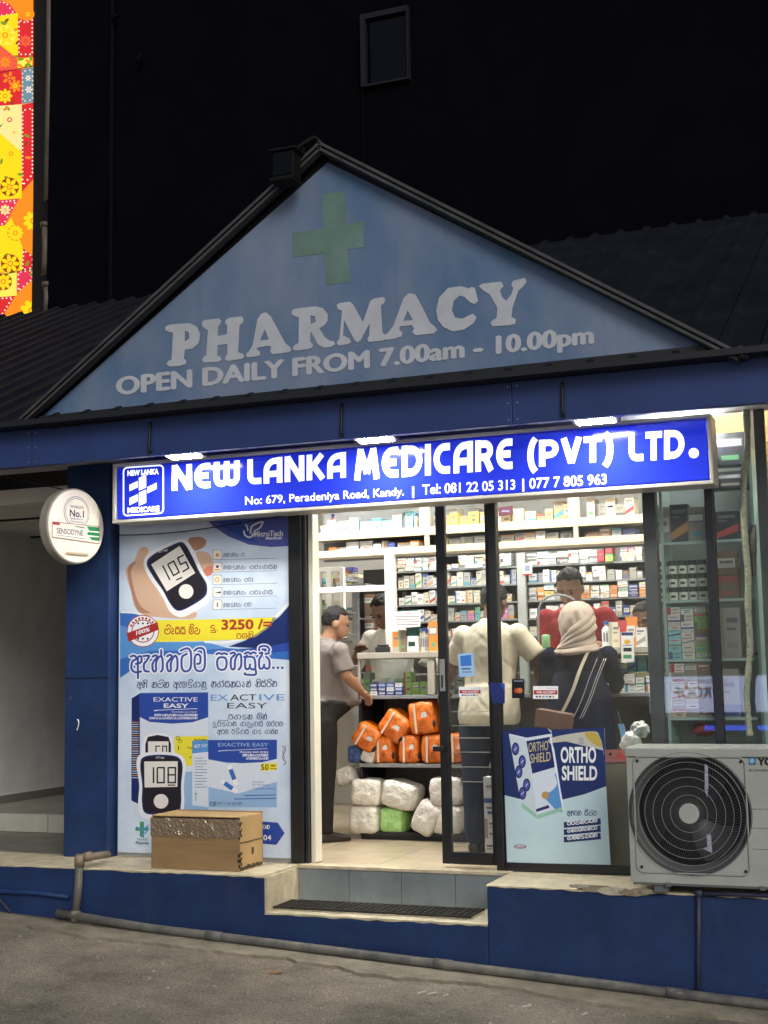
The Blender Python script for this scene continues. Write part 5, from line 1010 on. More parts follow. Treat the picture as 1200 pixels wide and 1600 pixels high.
row(-3.97,-2.96,3.05,1.66,.095,.118,.042,.06,['white','white','white','cream','white','lime','white','cream'],'third back shelf left bay',g2,.1,seed=16)
row(-2.86,-1.91,3.05,1.66,.03,.04,.05,.08,['white','yellow','navy','orange','white','grey','blue','cream'],'third back shelf right bay',g2,.12,3,seed=17)
row(-3.97,-2.96,3.05,1.52,.09,.118,.04,.06,['white','grey','teal','cream','pink','white'],'fourth back shelf left bay',g2,.1,seed=18)
row(-2.86,-1.91,3.05,1.52,.09,.12,.045,.065,['white','grey','navy','cream','white','olive'],'fourth back shelf right bay',g2,.1,seed=19)
row(-3.97,-2.96,3.05,1.38,.07,.11,.05,.07,['white','cream','grey','blue'],'fifth back shelf left bay',g2,.1,seed=20)
row(-2.86,-1.91,3.05,1.38,.07,.11,.05,.08,['white','grey','cream','olive'],'fifth back shelf right bay',g2,.1,seed=21)
# cabinet, rack and carton column behind the left customer
GC = thing('glass_cabinet', (-4.2,2.2,0), 'small white framed glass cabinet of medicines in the left corner', 'cabinet')
mb = MB(); xa, xb = at(497,950,2.2).x, at(534,950,2.2).x; xm = at(514,950,2.2).x
for x, w in ((xa,.04),(xm,.045),(xb,.035)): mb.box(x-w/2,x+w/2,2.2,2.24,1.38,1.93)
mb.box(xa,xb,2.201,2.24,1.375,1.41).box(xa,xb,2.201,2.24,1.9,1.935); mb.build('frame', WHITEP, GC, bevel=.003)
mb = MB(); mb.box(xa-.1,xb,2.25,2.5,1.41,1.42).box(xa-.1,xb,2.25,2.5,1.58,1.59).box(xa-.1,xb,2.25,2.5,1.75,1.76); mb.build('shelf', STEEL, GC)
for k, z in enumerate((1.42,1.59,1.76)): row(xa-.08,xb-.01,2.29,z,.07,.13,.04,.06,['white','green','cream','white','teal','brown'],['corner cabinet bottom shelf','corner cabinet middle shelf','corner cabinet top shelf'][k],'cartons in the corner glass cabinet',.08,seed=30+k)
RK = thing('steel_rack', (-4.15,2.75,0), 'grey steel rack of small packs left of the brown carton column', 'rack')
xa, xb = at(528,960,2.75).x, at(560,960,2.75).x; xc = at(548,960,2.75).x
for z in (1.12,1.38,1.56,1.83): MB().box(xa-.25,xb,2.7,3.0,z-.012,z).build('shelf', STEEL, RK)
mb = MB(); mb.box(xb-.03,xb+.02,2.69,2.73,0,1.86).box(xc-.012,xc+.02,2.98,3.0,.9,1.83,1); mb.build('upright', [STEEL, BLACK], RK)
for k, (z, cs, st) in enumerate(((1.12,['white','green','white'],2),(1.38,['white','red','cream','grey'],1),(1.56,['olive','white','green'],1),(1.83,['white','lime','cream','teal'],1))): row(xa-.1,xb-.03,2.75,z,.05,.09,.05,.08,cs,['steel rack lowest shelf','second shelf of the steel rack','third shelf of the steel rack','top shelf of the steel rack'][k],'packs on the steel rack',.1,st,seed=40+k)
for k, (px_, py_, c) in enumerate(((540,893,'orange'),(548,888,'navy'),(556,897,'cream'),(536,905,'red'),(548,903,'white'))):
    p = at(px_,py_,2.6); stock(CM[k], p.x, 2.6, p.z-.03, .085, .1, .035, c, f'{c} flat pack lying on the upper left shelf', 'flat packs on the upper left shelf')
mb = MB(); a, b = at(526,912,2.62), at(566,914,2.62); mb.box(a.x-.2,b.x+.06,2.55,2.85,a.z-.03,a.z-.012); mb2 = None; solo(mb, 'wall_shelf', STEEL, 'short steel wall shelf of flat packs at the upper left', 'shelf')
xa, xb = at(560,960,3.1).x, at(592,960,3.1).x
for k in range(9): stock(CM[0 if k % 2 else 3], (xa+xb)/2, 3.15, .82+k*.105, xb-xa, .25, .103, 'brown', f'brown carton, {ORD[8-k]} from the top of the column in the left corner', 'brown cartons stacked in the left corner')
a, b = at(570,910,3.45), at(640,910,3.45); solo(MB().box(a.x,b.x,3.42,3.49,0,2.0), 'doorway', DARKIN, 'dark doorway to the back room beside the carton column', 'doorway')  # dark panel: the unlit opening is put into its colour
# display case contents
g3 = 'packs in the counter display'
row(-3.54,-3.08,CY0+.06,.957,.1,.16,.045,.06,['cream','white','teal','cream','white','green','lime'],'counter display left end',g3,.08,seed=50)
row(-3.0,-2.6,CY0+.06,.957,.14,.2,.05,.07,['cream','white','cream'],'counter display middle',g3,.08,seed=51)
row(-2.0,-1.55,CY0+.05,.957,.045,.06,.055,.07,['white','white','cream'],'counter display behind the woman',g3,.08,2,seed=52)
row(-1.98,-1.55,CY0+.14,1.085,.1,.11,.06,.08,['cream','blue','yellow','teal','white'],'inner display shelf by the woman',g3,.07,seed=53)
solo(MB().box(-2.01,-1.5,CY0+.1,CY0+.3,1.072,1.084), 'display_shelf', CGLASS, 'narrow glass shelf inside the counter display at the right', 'shelf')
R_ = random.Random(9)
for i in range(4):
    for t in range(3):
        x = at(586+i*13,1080,CY0+.03).x; stock(CM[3], x, CY0-.03+.07, .958+t*.027, .05, .07, .026, R_.choice(['blue','navy','navy','white']), f'small blue and white pack, {ORD[i]} pile from the left, {("bottom","middle","top")[t]} tier', 'small blue packs in the counter display')
SL = thing('added_strip_light', (-1.14,.05,2.45), 'added strip lamp hidden behind the sign to brighten the display shelves', 'added light'); MB().box(-1.3,-.985,.02,.07,2.445,2.47).build('housing', PINKW, SL); MB().box(-1.29,-.99,.025,.065,2.438,2.444).build('diffuser', mat('added_strip_glow', (1,1,1), .5, emis=1000, ecol=(.95,1,.97)), SL)  # added lamp with no known fitting, brightens the right display bay
# on the counter
g4 = 'products standing on the counter top'
for k, (px_, w, h, c, mk, nm, lb) in enumerate(((621,.05,.14,'orange','c','carton','narrow orange and white carton on the counter by the post'),(631,.055,.15,'brown','c','carton','brown carton on the counter under the notice'),(646,.095,.17,'white','b2','bottle','wide white jar with round green emblem on the counter'),(662,.05,.16,'cream','b1','bottle','slim cream bottle on the counter right of the white jar'),(668.5,.05,.15,'grey','b1','bottle','grey capped bottle on the counter left of the orange carton'),(679,.062,.2,'orange','c','carton','tall orange and violet carton at the end of the counter row'),
    (948,.06,.17,'white','b1','bottle','white lotion bottle with blue cap beside the headscarf'),(962,.07,.16,'cream','c','carton','cream carton behind the lotion bottle on the counter'),(975,.06,.17,'red','c','carton','red carton on the counter at the right'),(988,.065,.19,'orange','c','carton','orange carton on the counter right of the red one'),(1003,.06,.12,'white','c','carton','white carton on the counter at the far right'))):
    x = at(px_,1000,CY0+.1).x; me = {'c':CM[k % 6],'b1':BM_[1],'b2':BM_[2]}[mk]; o = stock(me, x, CY0+.1, 1.246, w, w if nm == 'bottle' else .06, h, c, lb, g4, name=nm, cat=nm)
A = Art(1.19); A.poly([(614,956),(657,954),(657,979),(614,982)], mat('paper_white', (.75,.74,.68), .6)); 
for k, (xa_, xb_) in enumerate(((629,641),(617,655),(619,654),(616,655),(620,653))): A.line([(xa_,959.5+k*4.2),(xb_,958.8+k*4.2)], .9, g('dark'))
solo_art(A, 'notice', 'white paper notice taped above the bottles on the counter', 'notice')
a = at(599,1013,1.25); solo(MB().box(a.x-.05,a.x+.05,1.22,1.3,1.247,1.285).box(a.x-.04,a.x+.04,1.23,1.28,1.286,1.3), 'card_machine', BLACK, 'small black card machine on the counter by the wooden post', 'card machine', bevel=.004)
A = Art(1.12); A.poly([(970,988),(990,986),(991,1034),(971,1036)], mat('paper_white', (0,0,0))); A.rect(971,988,989,993,g('navy')); A.disc(980,1003,5,g('gold'),4); A.rect(974,1012,987,1018,g('dark')); A.rect(974,1023,987,1029,g('green')); A.line([(973,1009),(988,1008)],1.2,g('royal')); solo_art(A, 'card_sign', 'upright card of payment logos hanging over the counter edge', 'sign')
mb = MB(); pts = [at(x,y,1.3) for x, y in ((842,1008),(841,980),(842,952),(850,937),(866,930),(884,931),(898,938))]; mb.tube(spline(pts,5), .008, 8); a = pts[0]; mb.lathe([(.028,1.246),(.028,1.33),(.027,1.335),(.012,1.34)], (at(853,1000,1.3).x,1.3,0), 14, 1); solo(mb, 'gooseneck_stand', [mat('dull_grey_tube', (.16,.16,.16), .4), mat('green_holder', (.14,.3,.14), .3)], 'grey gooseneck stand with green holder on the counter', 'stand', smooth=True)
sgn = Art(2.96); sgn.rect(816.5,880,831.5,914-16,mat('paper_white',(0,0,0))); sgn.rect(820,883,828,893,g('grey')); sgn.rect(816.5,896,831.5,899,g('red')); solo_art(sgn, 'shelf_label', 'white and red card fixed to the grey shelf upright', 'sign')
A = Art(BY0-.003); A.poly([(779,793),(801,790),(802,804),(779,807)], sk('maroon_card',90,40,55)); A.rect(784,797,796,800,g('grey')); solo_art(A, 'shelf_card', 'maroon card hung on the upper cubby front', 'sign')
# soft packs under the counter
def pack_mesh(seed, puff):
    mb = MB(); bm = bmesh.new(); bmesh.ops.create_cube(bm, size=1); bmesh.ops.subdivide_edges(bm, edges=bm.edges[:], cuts=7, use_grid_fill=True)
    for v in bm.verts:
        p = v.co; k = [abs(c)*2 for c in p]; r = (k[0]**5+k[1]**5+k[2]**5)**.2; p *= (1-puff)+puff/max(r,.2); p += p.normalized()*(.03*mnoise.noise((p*4+Vector((seed,0,0))))+.03*puff*abs(mnoise.noise((p.x*3+seed,p.y*3,p.z*7)))); p.z += .5
    me = bpy.data.meshes.new('pack'); bm.to_mesh(me); bm.free(); me.polygons.foreach_set('use_smooth', [True]*len(me.polygons)); return me
WRAP = stockmat('glossy_wrap','body'); WRAP.node_tree.nodes['Principled BSDF'].inputs['Roughness'].default_value = .28
bn = WRAP.node_tree.nodes.new('ShaderNodeTexNoise'); bn.inputs['Scale'].default_value = 3.6; bb = WRAP.node_tree.nodes.new('ShaderNodeBump'); bb.inputs['Strength'].default_value = .45; bb.inputs['Distance'].default_value = .07; bn.inputs['Detail'].default_value = 5
tcw = WRAP.node_tree.nodes.new('ShaderNodeTexCoord'); WRAP.node_tree.links.new(tcw.outputs['Object'], bn.inputs[0]); WRAP.node_tree.links.new(bn.outputs[0], bb.inputs['Height']); WRAP.node_tree.links.new(bb.outputs[0], WRAP.node_tree.nodes['Principled BSDF'].inputs['Normal'])
PM = [pack_mesh(k, .85) for k in range(4)]
for m in PM: m.materials.append(WRAP)
PAL['diaper'] = (.72,.17,.02); PAL['offwhite'] = (.74,.69,.6); PAL['applegreen'] = (.35,.6,.2); PAL['bluewrap'] = (.06,.1,.25)
def spack(px_, py_, y, w, d, h, tilt, col, label, group, seam=None, logo=False):
    p = at(px_, py_, y); o = thing('soft_pack', (p.x, y, p.z), label, 'pack', group, 0); o.rotation_euler = (0, rad(tilt), random.uniform(-.1,.1))
    b = bpy.data.objects.new('wrapper', random.choice(PM)); COL.objects.link(b); b.parent = o; b.scale = (w,d,h); c = PAL[col]; b.color = (*c,1); b.location = (0,0,0)
    if seam:
        q = MB(); xs_ = -w*.18; q.box(xs_-.006,xs_+.006,-d*.545,-d*.50,h*.06,h*.94); q.build('seam', seam, o, local=True)
    if logo:
        q = MB(); q.face([(w*.05,-d*.56,h*.5),(w*.3,-d*.56,h*.52),(w*.28,-d*.56,h*.68),(w*.1,-d*.56,h*.66)]); q.build('emblem', SWH, o, local=True); q = MB(); [q.face([(w*(-.1+.02*t_),-d*.552,h*(.18+.06*t_)),(w*(.3-.05*(t_ % 2)),-d*.552,h*(.18+.06*t_)),(w*(.3-.05*(t_ % 2)),-d*.552,h*(.2+.06*t_)),(w*(-.1+.02*t_),-d*.552,h*(.2+.06*t_))]) for t_ in range(4)]; q.build('print', mat('dark_orange_print', (.4,.07,.01), .4), o, local=True); q = MB(); q.ell((w*.44,-d*.4,h*.3),.018,.012,.025); q.build('tab', BLACK, o, local=True, smooth=True)
    return o
SEAM = mat('pale_seam', (.75,.6,.45), .4)
go = 'orange soft packs on the middle counter shelf'; gw = 'white soft packs on the bottom counter shelf'
for px_, py_, y, w, h, tl, lb in ((607,1192,1.25,.15,.185,0,'upright orange pack at the left end of the lower row'),(644,1192,1.25,.15,.19,0,'upright orange pack in the middle of the lower row'),(682,1192,1.25,.16,.19,0,'upright orange pack behind the door stile'),(722,1192,1.25,.15,.2,0,'upright orange pack seen through the sliding door'),
    (568,1168,1.22,.19,.17,33,'orange pack leaning at the left end of the upper row'),(611,1152,1.24,.2,.19,36,'orange pack tipped over the two left ones'),(668,1147,1.24,.19,.22,-5,'large orange pack standing on the right ones')):
    spack(px_, py_, y, w, .2, h, tl, 'diaper', lb, go, SEAM, True)
spack(560,1192,1.22,.12,.12,.12,0,'bluewrap','dark blue soft pack at the left end of the middle shelf',go); spack(575,1191,1.2,.1,.1,.1,20,'offwhite','small white soft pack beside the dark blue pack',go)
for px_, py_, y, w, h, tl, c, lb in ((577,1301,1.24,.21,.19,0,'offwhite','white soft pack at the bottom left of the pile'),(577,1258,1.23,.21,.18,2,'offwhite','white soft pack on top at the left'),(552,1224,1.3,.14,.12,-20,'offwhite','small white soft pack high at the left end'),(621,1300,1.26,.17,.17,0,'applegreen','apple green soft pack lying between the white ones'),(626,1262,1.24,.24,.18,12,'offwhite','white soft pack lying on the green one'),
    (660,1300,1.22,.17,.22,28,'offwhite','white soft pack leaning to the right of the green one'),(705,1302,1.24,.22,.19,0,'offwhite','white soft pack at the bottom right behind the door'),(703,1258,1.24,.22,.19,-3,'offwhite','white soft pack on top at the right behind the door')):
    spack(px_, py_, y, w, .24, h, tl, c, lb, gw)
# tall pile of tissue boxes behind the sliding door
for k in range(4): p = at(771,1335,.45); stock(CM[k % 6], p.x, .45, .002+k*.12, .07, .1, .118, 'white', f'white tissue carton, {ORD[3-k]} from the top of the pile behind the mullion', 'white cartons piled behind the mullion')
# low beige cabinet, pink board, bags at the right inside the window
LC = solo(MB().box(-1.72,-1.375,.1,.6,0.003,.6).box(-1.73,-1.373,.09,.61,.6,.63), 'low_cabinet', mat('beige_laminate', (.3,.28,.2), .5, var=.1), 'plain beige low cabinet inside the window by the grey post', 'cabinet', bevel=.004)
A = Art(.085); A.poly([(940,1172),(990,1170),(990,1190),(940,1192)], mat('pink_card', (.6,.22,.2), .5)); A.poly([(958,1186),(968,1174),(980,1186)], sk('coral_card',230,90,80)); A.poly([(950,1178),(956,1175),(955,1182)],g('black')); A.poly([(978,1176),(985,1180),(978,1182)],g('black')); solo_art(A, 'card', 'pink printed card along the top of the beige cabinet', 'card')
PLB = mat('white_plastic_bag', (.65,.65,.63), .3, bump=.8, bs=18)
def blob(px_, py_, y, rx, ry_, rz_, m, name, label, cat, seed):
    p = at(px_, py_, y); mb = MB(); mb.ell((0,0,0), 1, 1, 1, 0, 40, 28); vs = []
    for v in mb.v: V = Vector(v); V *= 1+.25*mnoise.noise(V*2.2+Vector((seed,0,0)))+.22*abs(mnoise.noise(V*5))+.08*mnoise.noise(V*13); vs.append((p.x+V.x*rx, y+V.y*ry_, p.z+V.z*rz_))
    mb.v = vs; return solo(mb, name, m, label, cat, smooth=True)
blob(985,1161,.3,.055,.06,.06,PLB,'plastic_bag','crumpled white plastic bag on the beige cabinet','bag',3)
blob(1000,1140,.34,.05,.05,.045,mat('clear_box', (.5,.52,.5), .15, spec=.8, bump=.5, bs=30),'plastic_tub','clear plastic tubs heaped behind the white bag','tub',8)
a, b = at(965,1112,.3), at(975,1150,.28); mb = MB(); mb.tube([a,(a+b)/2], .006, 6, 1); mb.obox((a+b)/2+(b-a)*.3, (b-a)*.3, (.016,0,0), (0,.004,0)); solo(mb, 'brush', [sk('brush_blue',130,175,225), TRIM], 'light blue handled brush stuck in the white plastic bag', 'brush')
# ------------------------------------------------------------------ display shelves right behind the glass
DC = thing('display_shelves', (-1.15,.2,0), 'teal edged glass display shelves of bottles behind the right window', 'shelves')
TEAL = mat('teal_edge', (.36,.52,.5), .3); zs = [at(1065,y,.1).z for y in (1121,1030,938,847)]
for z in zs: sf = MB().box(-1.29,-.82,.09,.34,z-.01,z).build('shelf', CGLASS, DC); MB().box(-1.29,-.82,.078,.0895,z-.014,z).build('edge_strip', TEAL, sf)
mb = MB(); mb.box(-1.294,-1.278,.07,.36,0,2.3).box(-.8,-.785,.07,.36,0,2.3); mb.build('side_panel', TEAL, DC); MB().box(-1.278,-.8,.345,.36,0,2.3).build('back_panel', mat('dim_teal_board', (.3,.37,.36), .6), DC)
g5 = 'stock on the display shelves behind the right window'
for k in range(3):
    for i in range(5): x = at(1037+i*15.5,930,.14).x; stock(BM_[2], x, .14, zs[2]+.0005+k*.0735, .05, .05, .073, 'white', f'white jar with dark green lid, {ORD[i]} from the left in the {("bottom","middle","top")[k]} tier', 'white jars with green lids in tiers', name='jar', cat='jar').color = (.72,.76,.68,1)
for i in range(4):
    for k in range(7):
        x = at(1036+i*20.5,1000,.13).x; c = R_.choice([['olive','cream'],['white','cream'],['white','white','cyan'],['olive','cream','green']][i]) if k > 3 else ['olive','cyan','white',['green','green','olive','brown'][k % 4]][i]
        stock(CM[(i+k) % 6], x, .13, zs[1]+.0005+k*.0405, .068, .09, .04, c, f'flat {c} carton, {ORD[i]} column and {ORD[k]} up, below the white jars', g5)
for i in range(4):
    for k in range(6):
        x = at(1042+i*20.5,1090,.13).x; c = 'brown' if i == 3 else R_.choice(['olive','white','cream'])
        stock(CM[(i*2+k) % 6], x, .13, zs[0]+.0005+k*.0485, .07, .09, .048, c, f'flat {c} carton, {ORD[i]} column and {ORD[k]} up, on the lowest display shelf', g5)
for k, (px_, w, h, c) in enumerate(((1036,.1,.2,'grey'),(1064,.1,.21,'black'),(1090,.1,.19,'olive'))):
    x = at(px_,840,.14).x; stock(CM[(3,4,5)[k]], x, .14, zs[3]+.0005, w, .07, h, c, ['grey hair dye carton with a face, left on the top display shelf','dark violet hair dye carton on the top display shelf','tall pale carton right on the top display shelf'][k], g5)
for k, (px_, y0, y1, c) in enumerate(((1141,1045,1120,'grey'),(1143,950,1028,'grey'),(1139,900,938,'brown'),(1137,862,899,'brown'),(1139,800,846,'black'))):
    x = at(px_,y1,.15).x; a = at(px_,y1,.15).z; b = at(px_,y0,.15).z; a = max(a, min(zs, key=lambda q: abs(q-a))+.0005) if abs(min(zs, key=lambda q: abs(q-a))-a) < .03 else a
    stock(CM[k], x, .15, a, .12, .09, b-a, c, ['grey carton beside the black post on the lowest display shelf','grey carton beside the black post below the jars','brown carton beside the black post level with the jars','brown carton resting on another beside the black post','black carton beside the black post on the top shelf'][k], g5)
for k, (px_, y0, y1, w) in enumerate(((1140,678,728,.19),(1140,738,764,.2))):
    p = at(px_,y1,.2); q = at(px_,y0,.2); stock(CM[5], p.x, .22, p.z, w, .12, q.z-p.z, 'black', ['large black boxed speaker high above the display shelves','low black box under the large black one'][k], 'black boxes high on the display shelves')
blob(1100,1140,.2,.06,.06,.035,mat('red_wrapper', (.5,.12,.1), .35),'wrapped_pack','red and cream wrapped pack at the foot of the display shelves','pack',5)
WARM = mat('warm_wood', (.55,.36,.16), .5, var=.15, stretch=(1,1,10)); mb = MB(); a, b = at(1114,685,.36), at(1166,668,.36); mb.box(a.x-.4,b.x+.01,.37,.4,a.z-.16,2.6).box(b.x+.06,b.x+.6,.37,.4,a.z-.16,2.6); solo(mb, 'wood_panel', WARM, 'warm wooden panel lit above the right display shelves', 'panel')
tb = MB(); tb.box(-.78,2.6,.3,.33,.03,2.02); solo(tb, 'teal_glass_board', mat('teal_glass_tone', (.3,.43,.42), .5, var=.12, vs=2), 'plain teal board standing in for reflecting glass at the right edge', 'partition')  # board stands in for teal glass; its reflections are put into the colour
mb = MB(); a = at(1180,1022,.29); mb.tube([(a.x,.285,a.z),(a.x+.6,.285,a.z+.004)], .008, 6); solo(mb, 'conduit', GREYFR, 'thin grey conduit across the teal board', 'conduit')
# ------------------------------------------------------------------ lamps of the shop, two of them added to brighten the right bay, and the lit signs over the road that the glass mirrors
TUBE = mat('lit_ceiling_panel', (1,1,1), .5, emis=44, ecol=(1,.97,.92)); TUBES = mat('added_shelf_lamp', (1,1,1), .5, emis=13, ecol=(1,.9,.75)); TUBEW = mat('lit_ceiling_panel_cool', (1,1,1), .5, emis=60, ecol=(.97,1,1)); 
for k, (x, y, m, lb) in enumerate(((-3.7,.75,TUBEW,'cool white ceiling panel lamp inside the door'),(-2.4,.6,TUBE,'warm ceiling panel lamp over the customers'),(-1.2,.62,TUBE,'warm ceiling panel lamp by the right window'),(-1.05,.19,TUBES,'added ceiling panel lamp to brighten the display shelves'),(.1,.17,TUBES,'added ceiling panel lamp to brighten the teal board'),(-3.4,2.25,TUBE,'ceiling panel lamp over the left staff side'),(-2.2,2.25,TUBE,'ceiling panel lamp over the right staff side'),(.4,1.2,TUBE,'ceiling panel lamp at the right end of the shop'))):
    o = thing('ceiling_light', (x,y,2.75), lb, 'ceiling light', 'ceiling panel lamps'); MB().box(x-.3,x+.3,y-.15,y+.15,2.725,2.749).build('housing', PINKW, o); MB().box(x-.285,x+.285,y-.135,y+.135,2.718,2.724).build('diffuser', m, o)
YM = 14.0   # what the window mirrors stands this far in front of it
p, q = at(1013,1058,YM), at(1260,1112,YM)
MSG = thing('street_sign', ((p.x+q.x)/2,-YM,q.z), 'lit pale shop board across the road mirrored in the right window', 'sign')
MB().box(p.x,q.x,-YM-.2,-YM,q.z,p.z).build('light_box', mat('mirrored_board', (.5,.55,.8), .5, emis=6, ecol=(.6,.66,1)), MSG)
v, f = text_tris('FLAVOURS UNDER', .0); v2, f2 = text_tris('ROOF', .03); mb = MB(); SI2 = mat('sign_ink_dark', (.02,.02,.08), .6)
for (vv, ff, x0, x1, z0, z1) in ((v,f,at(1053,1066,YM).x,at(1135,1066,YM).x,at(1090,1068,YM).z,at(1090,1061,YM).z),(v2,f2,at(1054,1085,YM).x,at(1111,1085,YM).x,at(1090,1091,YM).z,at(1090,1072,YM).z)):
    xs = [a[0] for a in vv]; ys = [a[1] for a in vv]
    mb.add([(x1-(a-min(xs))/(max(xs)-min(xs))*(x1-x0), -YM+.012, z0+(b_-min(ys))/(max(ys)-min(ys))*(z1-z0)) for a, b_ in vv], ff)
mb.build('lettering', SI2, MSG, recalc=False)
p, q = at(1100,1134,YM), at(1280,1141,YM); solo(MB().box(p.x,q.x,-YM-.1,-YM,q.z,p.z), 'neon_tube', mat('blue_neon', (.05,.1,.9), .5, emis=9, ecol=(.05,.12,1)), 'blue neon tube across the road mirrored in the right window', 'neon light')
# ------------------------------------------------------------------ people
def remeshed(mb, voxel, smooth=6, noise=0., ns=9, seed=0):
    me = mb.mesh('tmp'); bm = bmesh.new(); bm.from_mesh(me); bmesh.ops.recalc_face_normals(bm, faces=bm.faces); bm.to_mesh(me); bm.free()
    o = bpy.data.objects.new('tmp', me); COL.objects.link(o)
    r = o.modifiers.new('r', 'REMESH'); r.mode = 'VOXEL'; r.voxel_size = voxel
    s = o.modifiers.new('s', 'SMOOTH'); s.iterations = smooth; s.factor = .5
    bpy.context.view_layer.update()
    out = bpy.data.meshes.new_from_object(o.evaluated_get(bpy.context.evaluated_depsgraph_get()))
    bpy.data.objects.remove(o); bpy.data.meshes.remove(me)
    if noise:
        for v in out.vertices:
            p = v.co; k = mnoise.noise((p.x*ns+seed, p.y*ns, p.z*ns*.3)); k2 = abs(mnoise.noise(((p.x*.8+p.z*.6)*ns*1.5, p.y*ns+seed, (p.z*.8-p.x*.6)*ns*.45))); k3 = abs(mnoise.noise(((p.x*.7-p.z*.7)*ns*2.2+seed, p.y*ns*1.4, (p.z*.7+p.x*.7)*ns*.5)))
            v.co = p + v.normal*noise*(k*.25-.55*max(0,.22-k2)*2.2-.3*max(0,.2-k3)*2.2)
    out.polygons.foreach_set('use_smooth', [True]*len(out.polygons)); return out
def ellring(c, rx, ry, n=20): return [Vector((c[0]+rx*cos(2*pi*i/n), c[1]+ry*sin(2*pi*i/n), c[2])) for i in range(n)]
SKIN = mat('brown_skin', (.24,.125,.075), .5, var=.1, vs=9); SKIN2 = mat('dark_brown_skin', (.13,.065,.042), .5, var=.1, vs=9)
HAIR = mat('black_hair', (.011,.009,.008), .6, spec=.25, bump=.5, bs=90); EYE = mat('eye_dark', (.02,.015,.012), .2)
def person(loc, yaw, H, label, shirt, trousers, skin, wristR, wristL, elbR=None, elbL=None, lean=0, nod=0, turn=0, sleeve=.75, belly=0., hair='short', shoes=True, shoulder=1., hem=.47, collar=True, belt=None, face=True, long_dress=None):
    """local frame: +y is where the person faces, +x is the person's right"""
    P = thing('person', loc, label, 'person'); P.rotation_euler = (0,0,yaw)
    inv = (Matrix.Translation(loc) @ Matrix.Rotation(yaw, 4, 'Z')).inverted()
    hz = .5*H; Lr = Matrix.Rotation(rad(-lean), 3, 'X')
    def up(p):
        p = Vector(p)
        if p.z <= hz: return p
        w = min(1, (p.z-hz)/(.12*H)); q = Lr @ (p-Vector((0,0,hz)))+Vector((0,0,hz)); return p.lerp(q, w)
    sec = [(.46,.088,.062,0),(.50,.1,.075,-.004),(.54,.097,.07+belly*.4,.0+belly*.5),(.60,.088,.062+belly,.004+belly),(.67,.093,.066+belly*.6,.004+belly*.5),(.74,.1,.07,.0),(.785,.102*shoulder,.062,-.006),(.815,.085*shoulder,.048,-.01),(.835,.05,.04,-.008)]
    def torso(mb, g_, z0=0, z1=1):
        rings = [[up(v) for v in ellring((0,y*H,z*H), rx*H+g_, ry*H+g_)] for z, rx, ry, y in sec if z0 <= z <= z1]; mb.loft(rings)
    SR, SL = up((.112*shoulder*H,-.006*H,.79*H)), up((-.112*shoulder*H,-.006*H,.79*H))
    def arm(S, Wr, E, side):
        S = Vector(S); Wr = inv @ Vector(Wr); L1, L2 = .175*H, .155*H
        if E is not None: return S, inv @ Vector(E), Wr
        d = Wr-S; D = min(d.length, (L1+L2)*.995); a = (L1*L1-L2*L2+D*D)/(2*D); h_ = math.sqrt(max(0, L1*L1-a*a)); u = d.normalized(); pole = Vector((side*.6,-.5,-.5)); pole = (pole-u*pole.dot(u)).normalized()
        return S, S+u*a+pole*h_, S+u*D
    arms = [arm(SR,wristR,elbR,1), arm(SL,wristL,elbL,-1)]
    body = MB(); torso(body, -.004)
    for sx in (1,-1):
        body.tube([(sx*.055*H,0,.5*H),(sx*.06*H,.002*H,.4*H),(sx*.062*H,.004*H,.28*H),(sx*.063*H,-.006*H,.2*H),(sx*.064*H,-.008*H,.05*H)], [.055*H,.05*H,.036*H,.034*H,.022*H], 14, round_=True)
    for (S_, E_, W_), side in zip(arms, (1,-1)):
        body.tube([S_,S_.lerp(E_,.5),E_,E_.lerp(W_,.35),W_], [.031*H,.029*H,.0235*H,.025*H,.0165*H], 14, round_=True)
        d = (W_-E_).normalized(); n_ = Vector((0,0,1))-d*d.z; n_ = n_.normalized() if n_.length > .1 else Vector((0,1,0)); lat = d.cross(n_)   # palm frame
        body.ell(W_+d*.045, .041, .036, .017, 0, 14, 8, Matrix((lat, d, n_)).transposed())
        for k, (off, ln) in enumerate(((-.03,.062),(-.01,.074),(.011,.07),(.03,.055))):
            b = W_+d*.072+lat*off; body.tube([b, b+d*ln*.4-n_*.004, b+d*ln*.72-n_*.018, b+d*ln*.85-n_*.036], [.0095,.009,.0083,.0075], 8, round_=True)
        b = W_+d*.025+lat*(-.03*side); body.tube([b, b+d*.03-lat*.022*side-n_*.01, b+d*.055-lat*.026*side-n_*.022], [.011,.0105,.009], 8, round_=True)
    hc = Vector((0,.012*H,.925*H)); HR = Matrix.Rotation(rad(turn),3,'Z') @ Matrix.Rotation(rad(-nod),3,'X'); nb = Vector((0,-.006*H,.84*H))
    def hd(p): return up(nb+HR @ (Vector(p)-nb))
    def hell(c_, rx, ry, rz, mb=None, m=0, nu=20, nv=14):
        q = MB(); q.ell(c_, rx, ry, rz, 0, nu, nv); (mb or body).add([hd(v) for v in q.v], q.f, m)
    body.tube([up((0,-.008*H,.81*H)), hd((0,.0,.87*H)), hd((0,.006*H,.91*H))], [.036*H,.033*H,.034*H], 14)
    hell(hc+Vector((0,-.006*H,.012*H)), .0455*H, .056*H, .056*H); hell(hc+Vector((0,.012*H,-.022*H)), .0385*H, .04*H, .046*H); hell(hc+Vector((0,.028*H,-.05*H)), .02*H,.018*H,.016*H)
    hell(hc+Vector((0,.054*H,-.018*H)), .0095*H,.013*H,.012*H); hell(hc+Vector((0,.05*H,-.002*H)), .006*H,.008*H,.018*H); hell(hc+Vector((0,.046*H,.012*H)),.034*H,.008*H,.006*H)
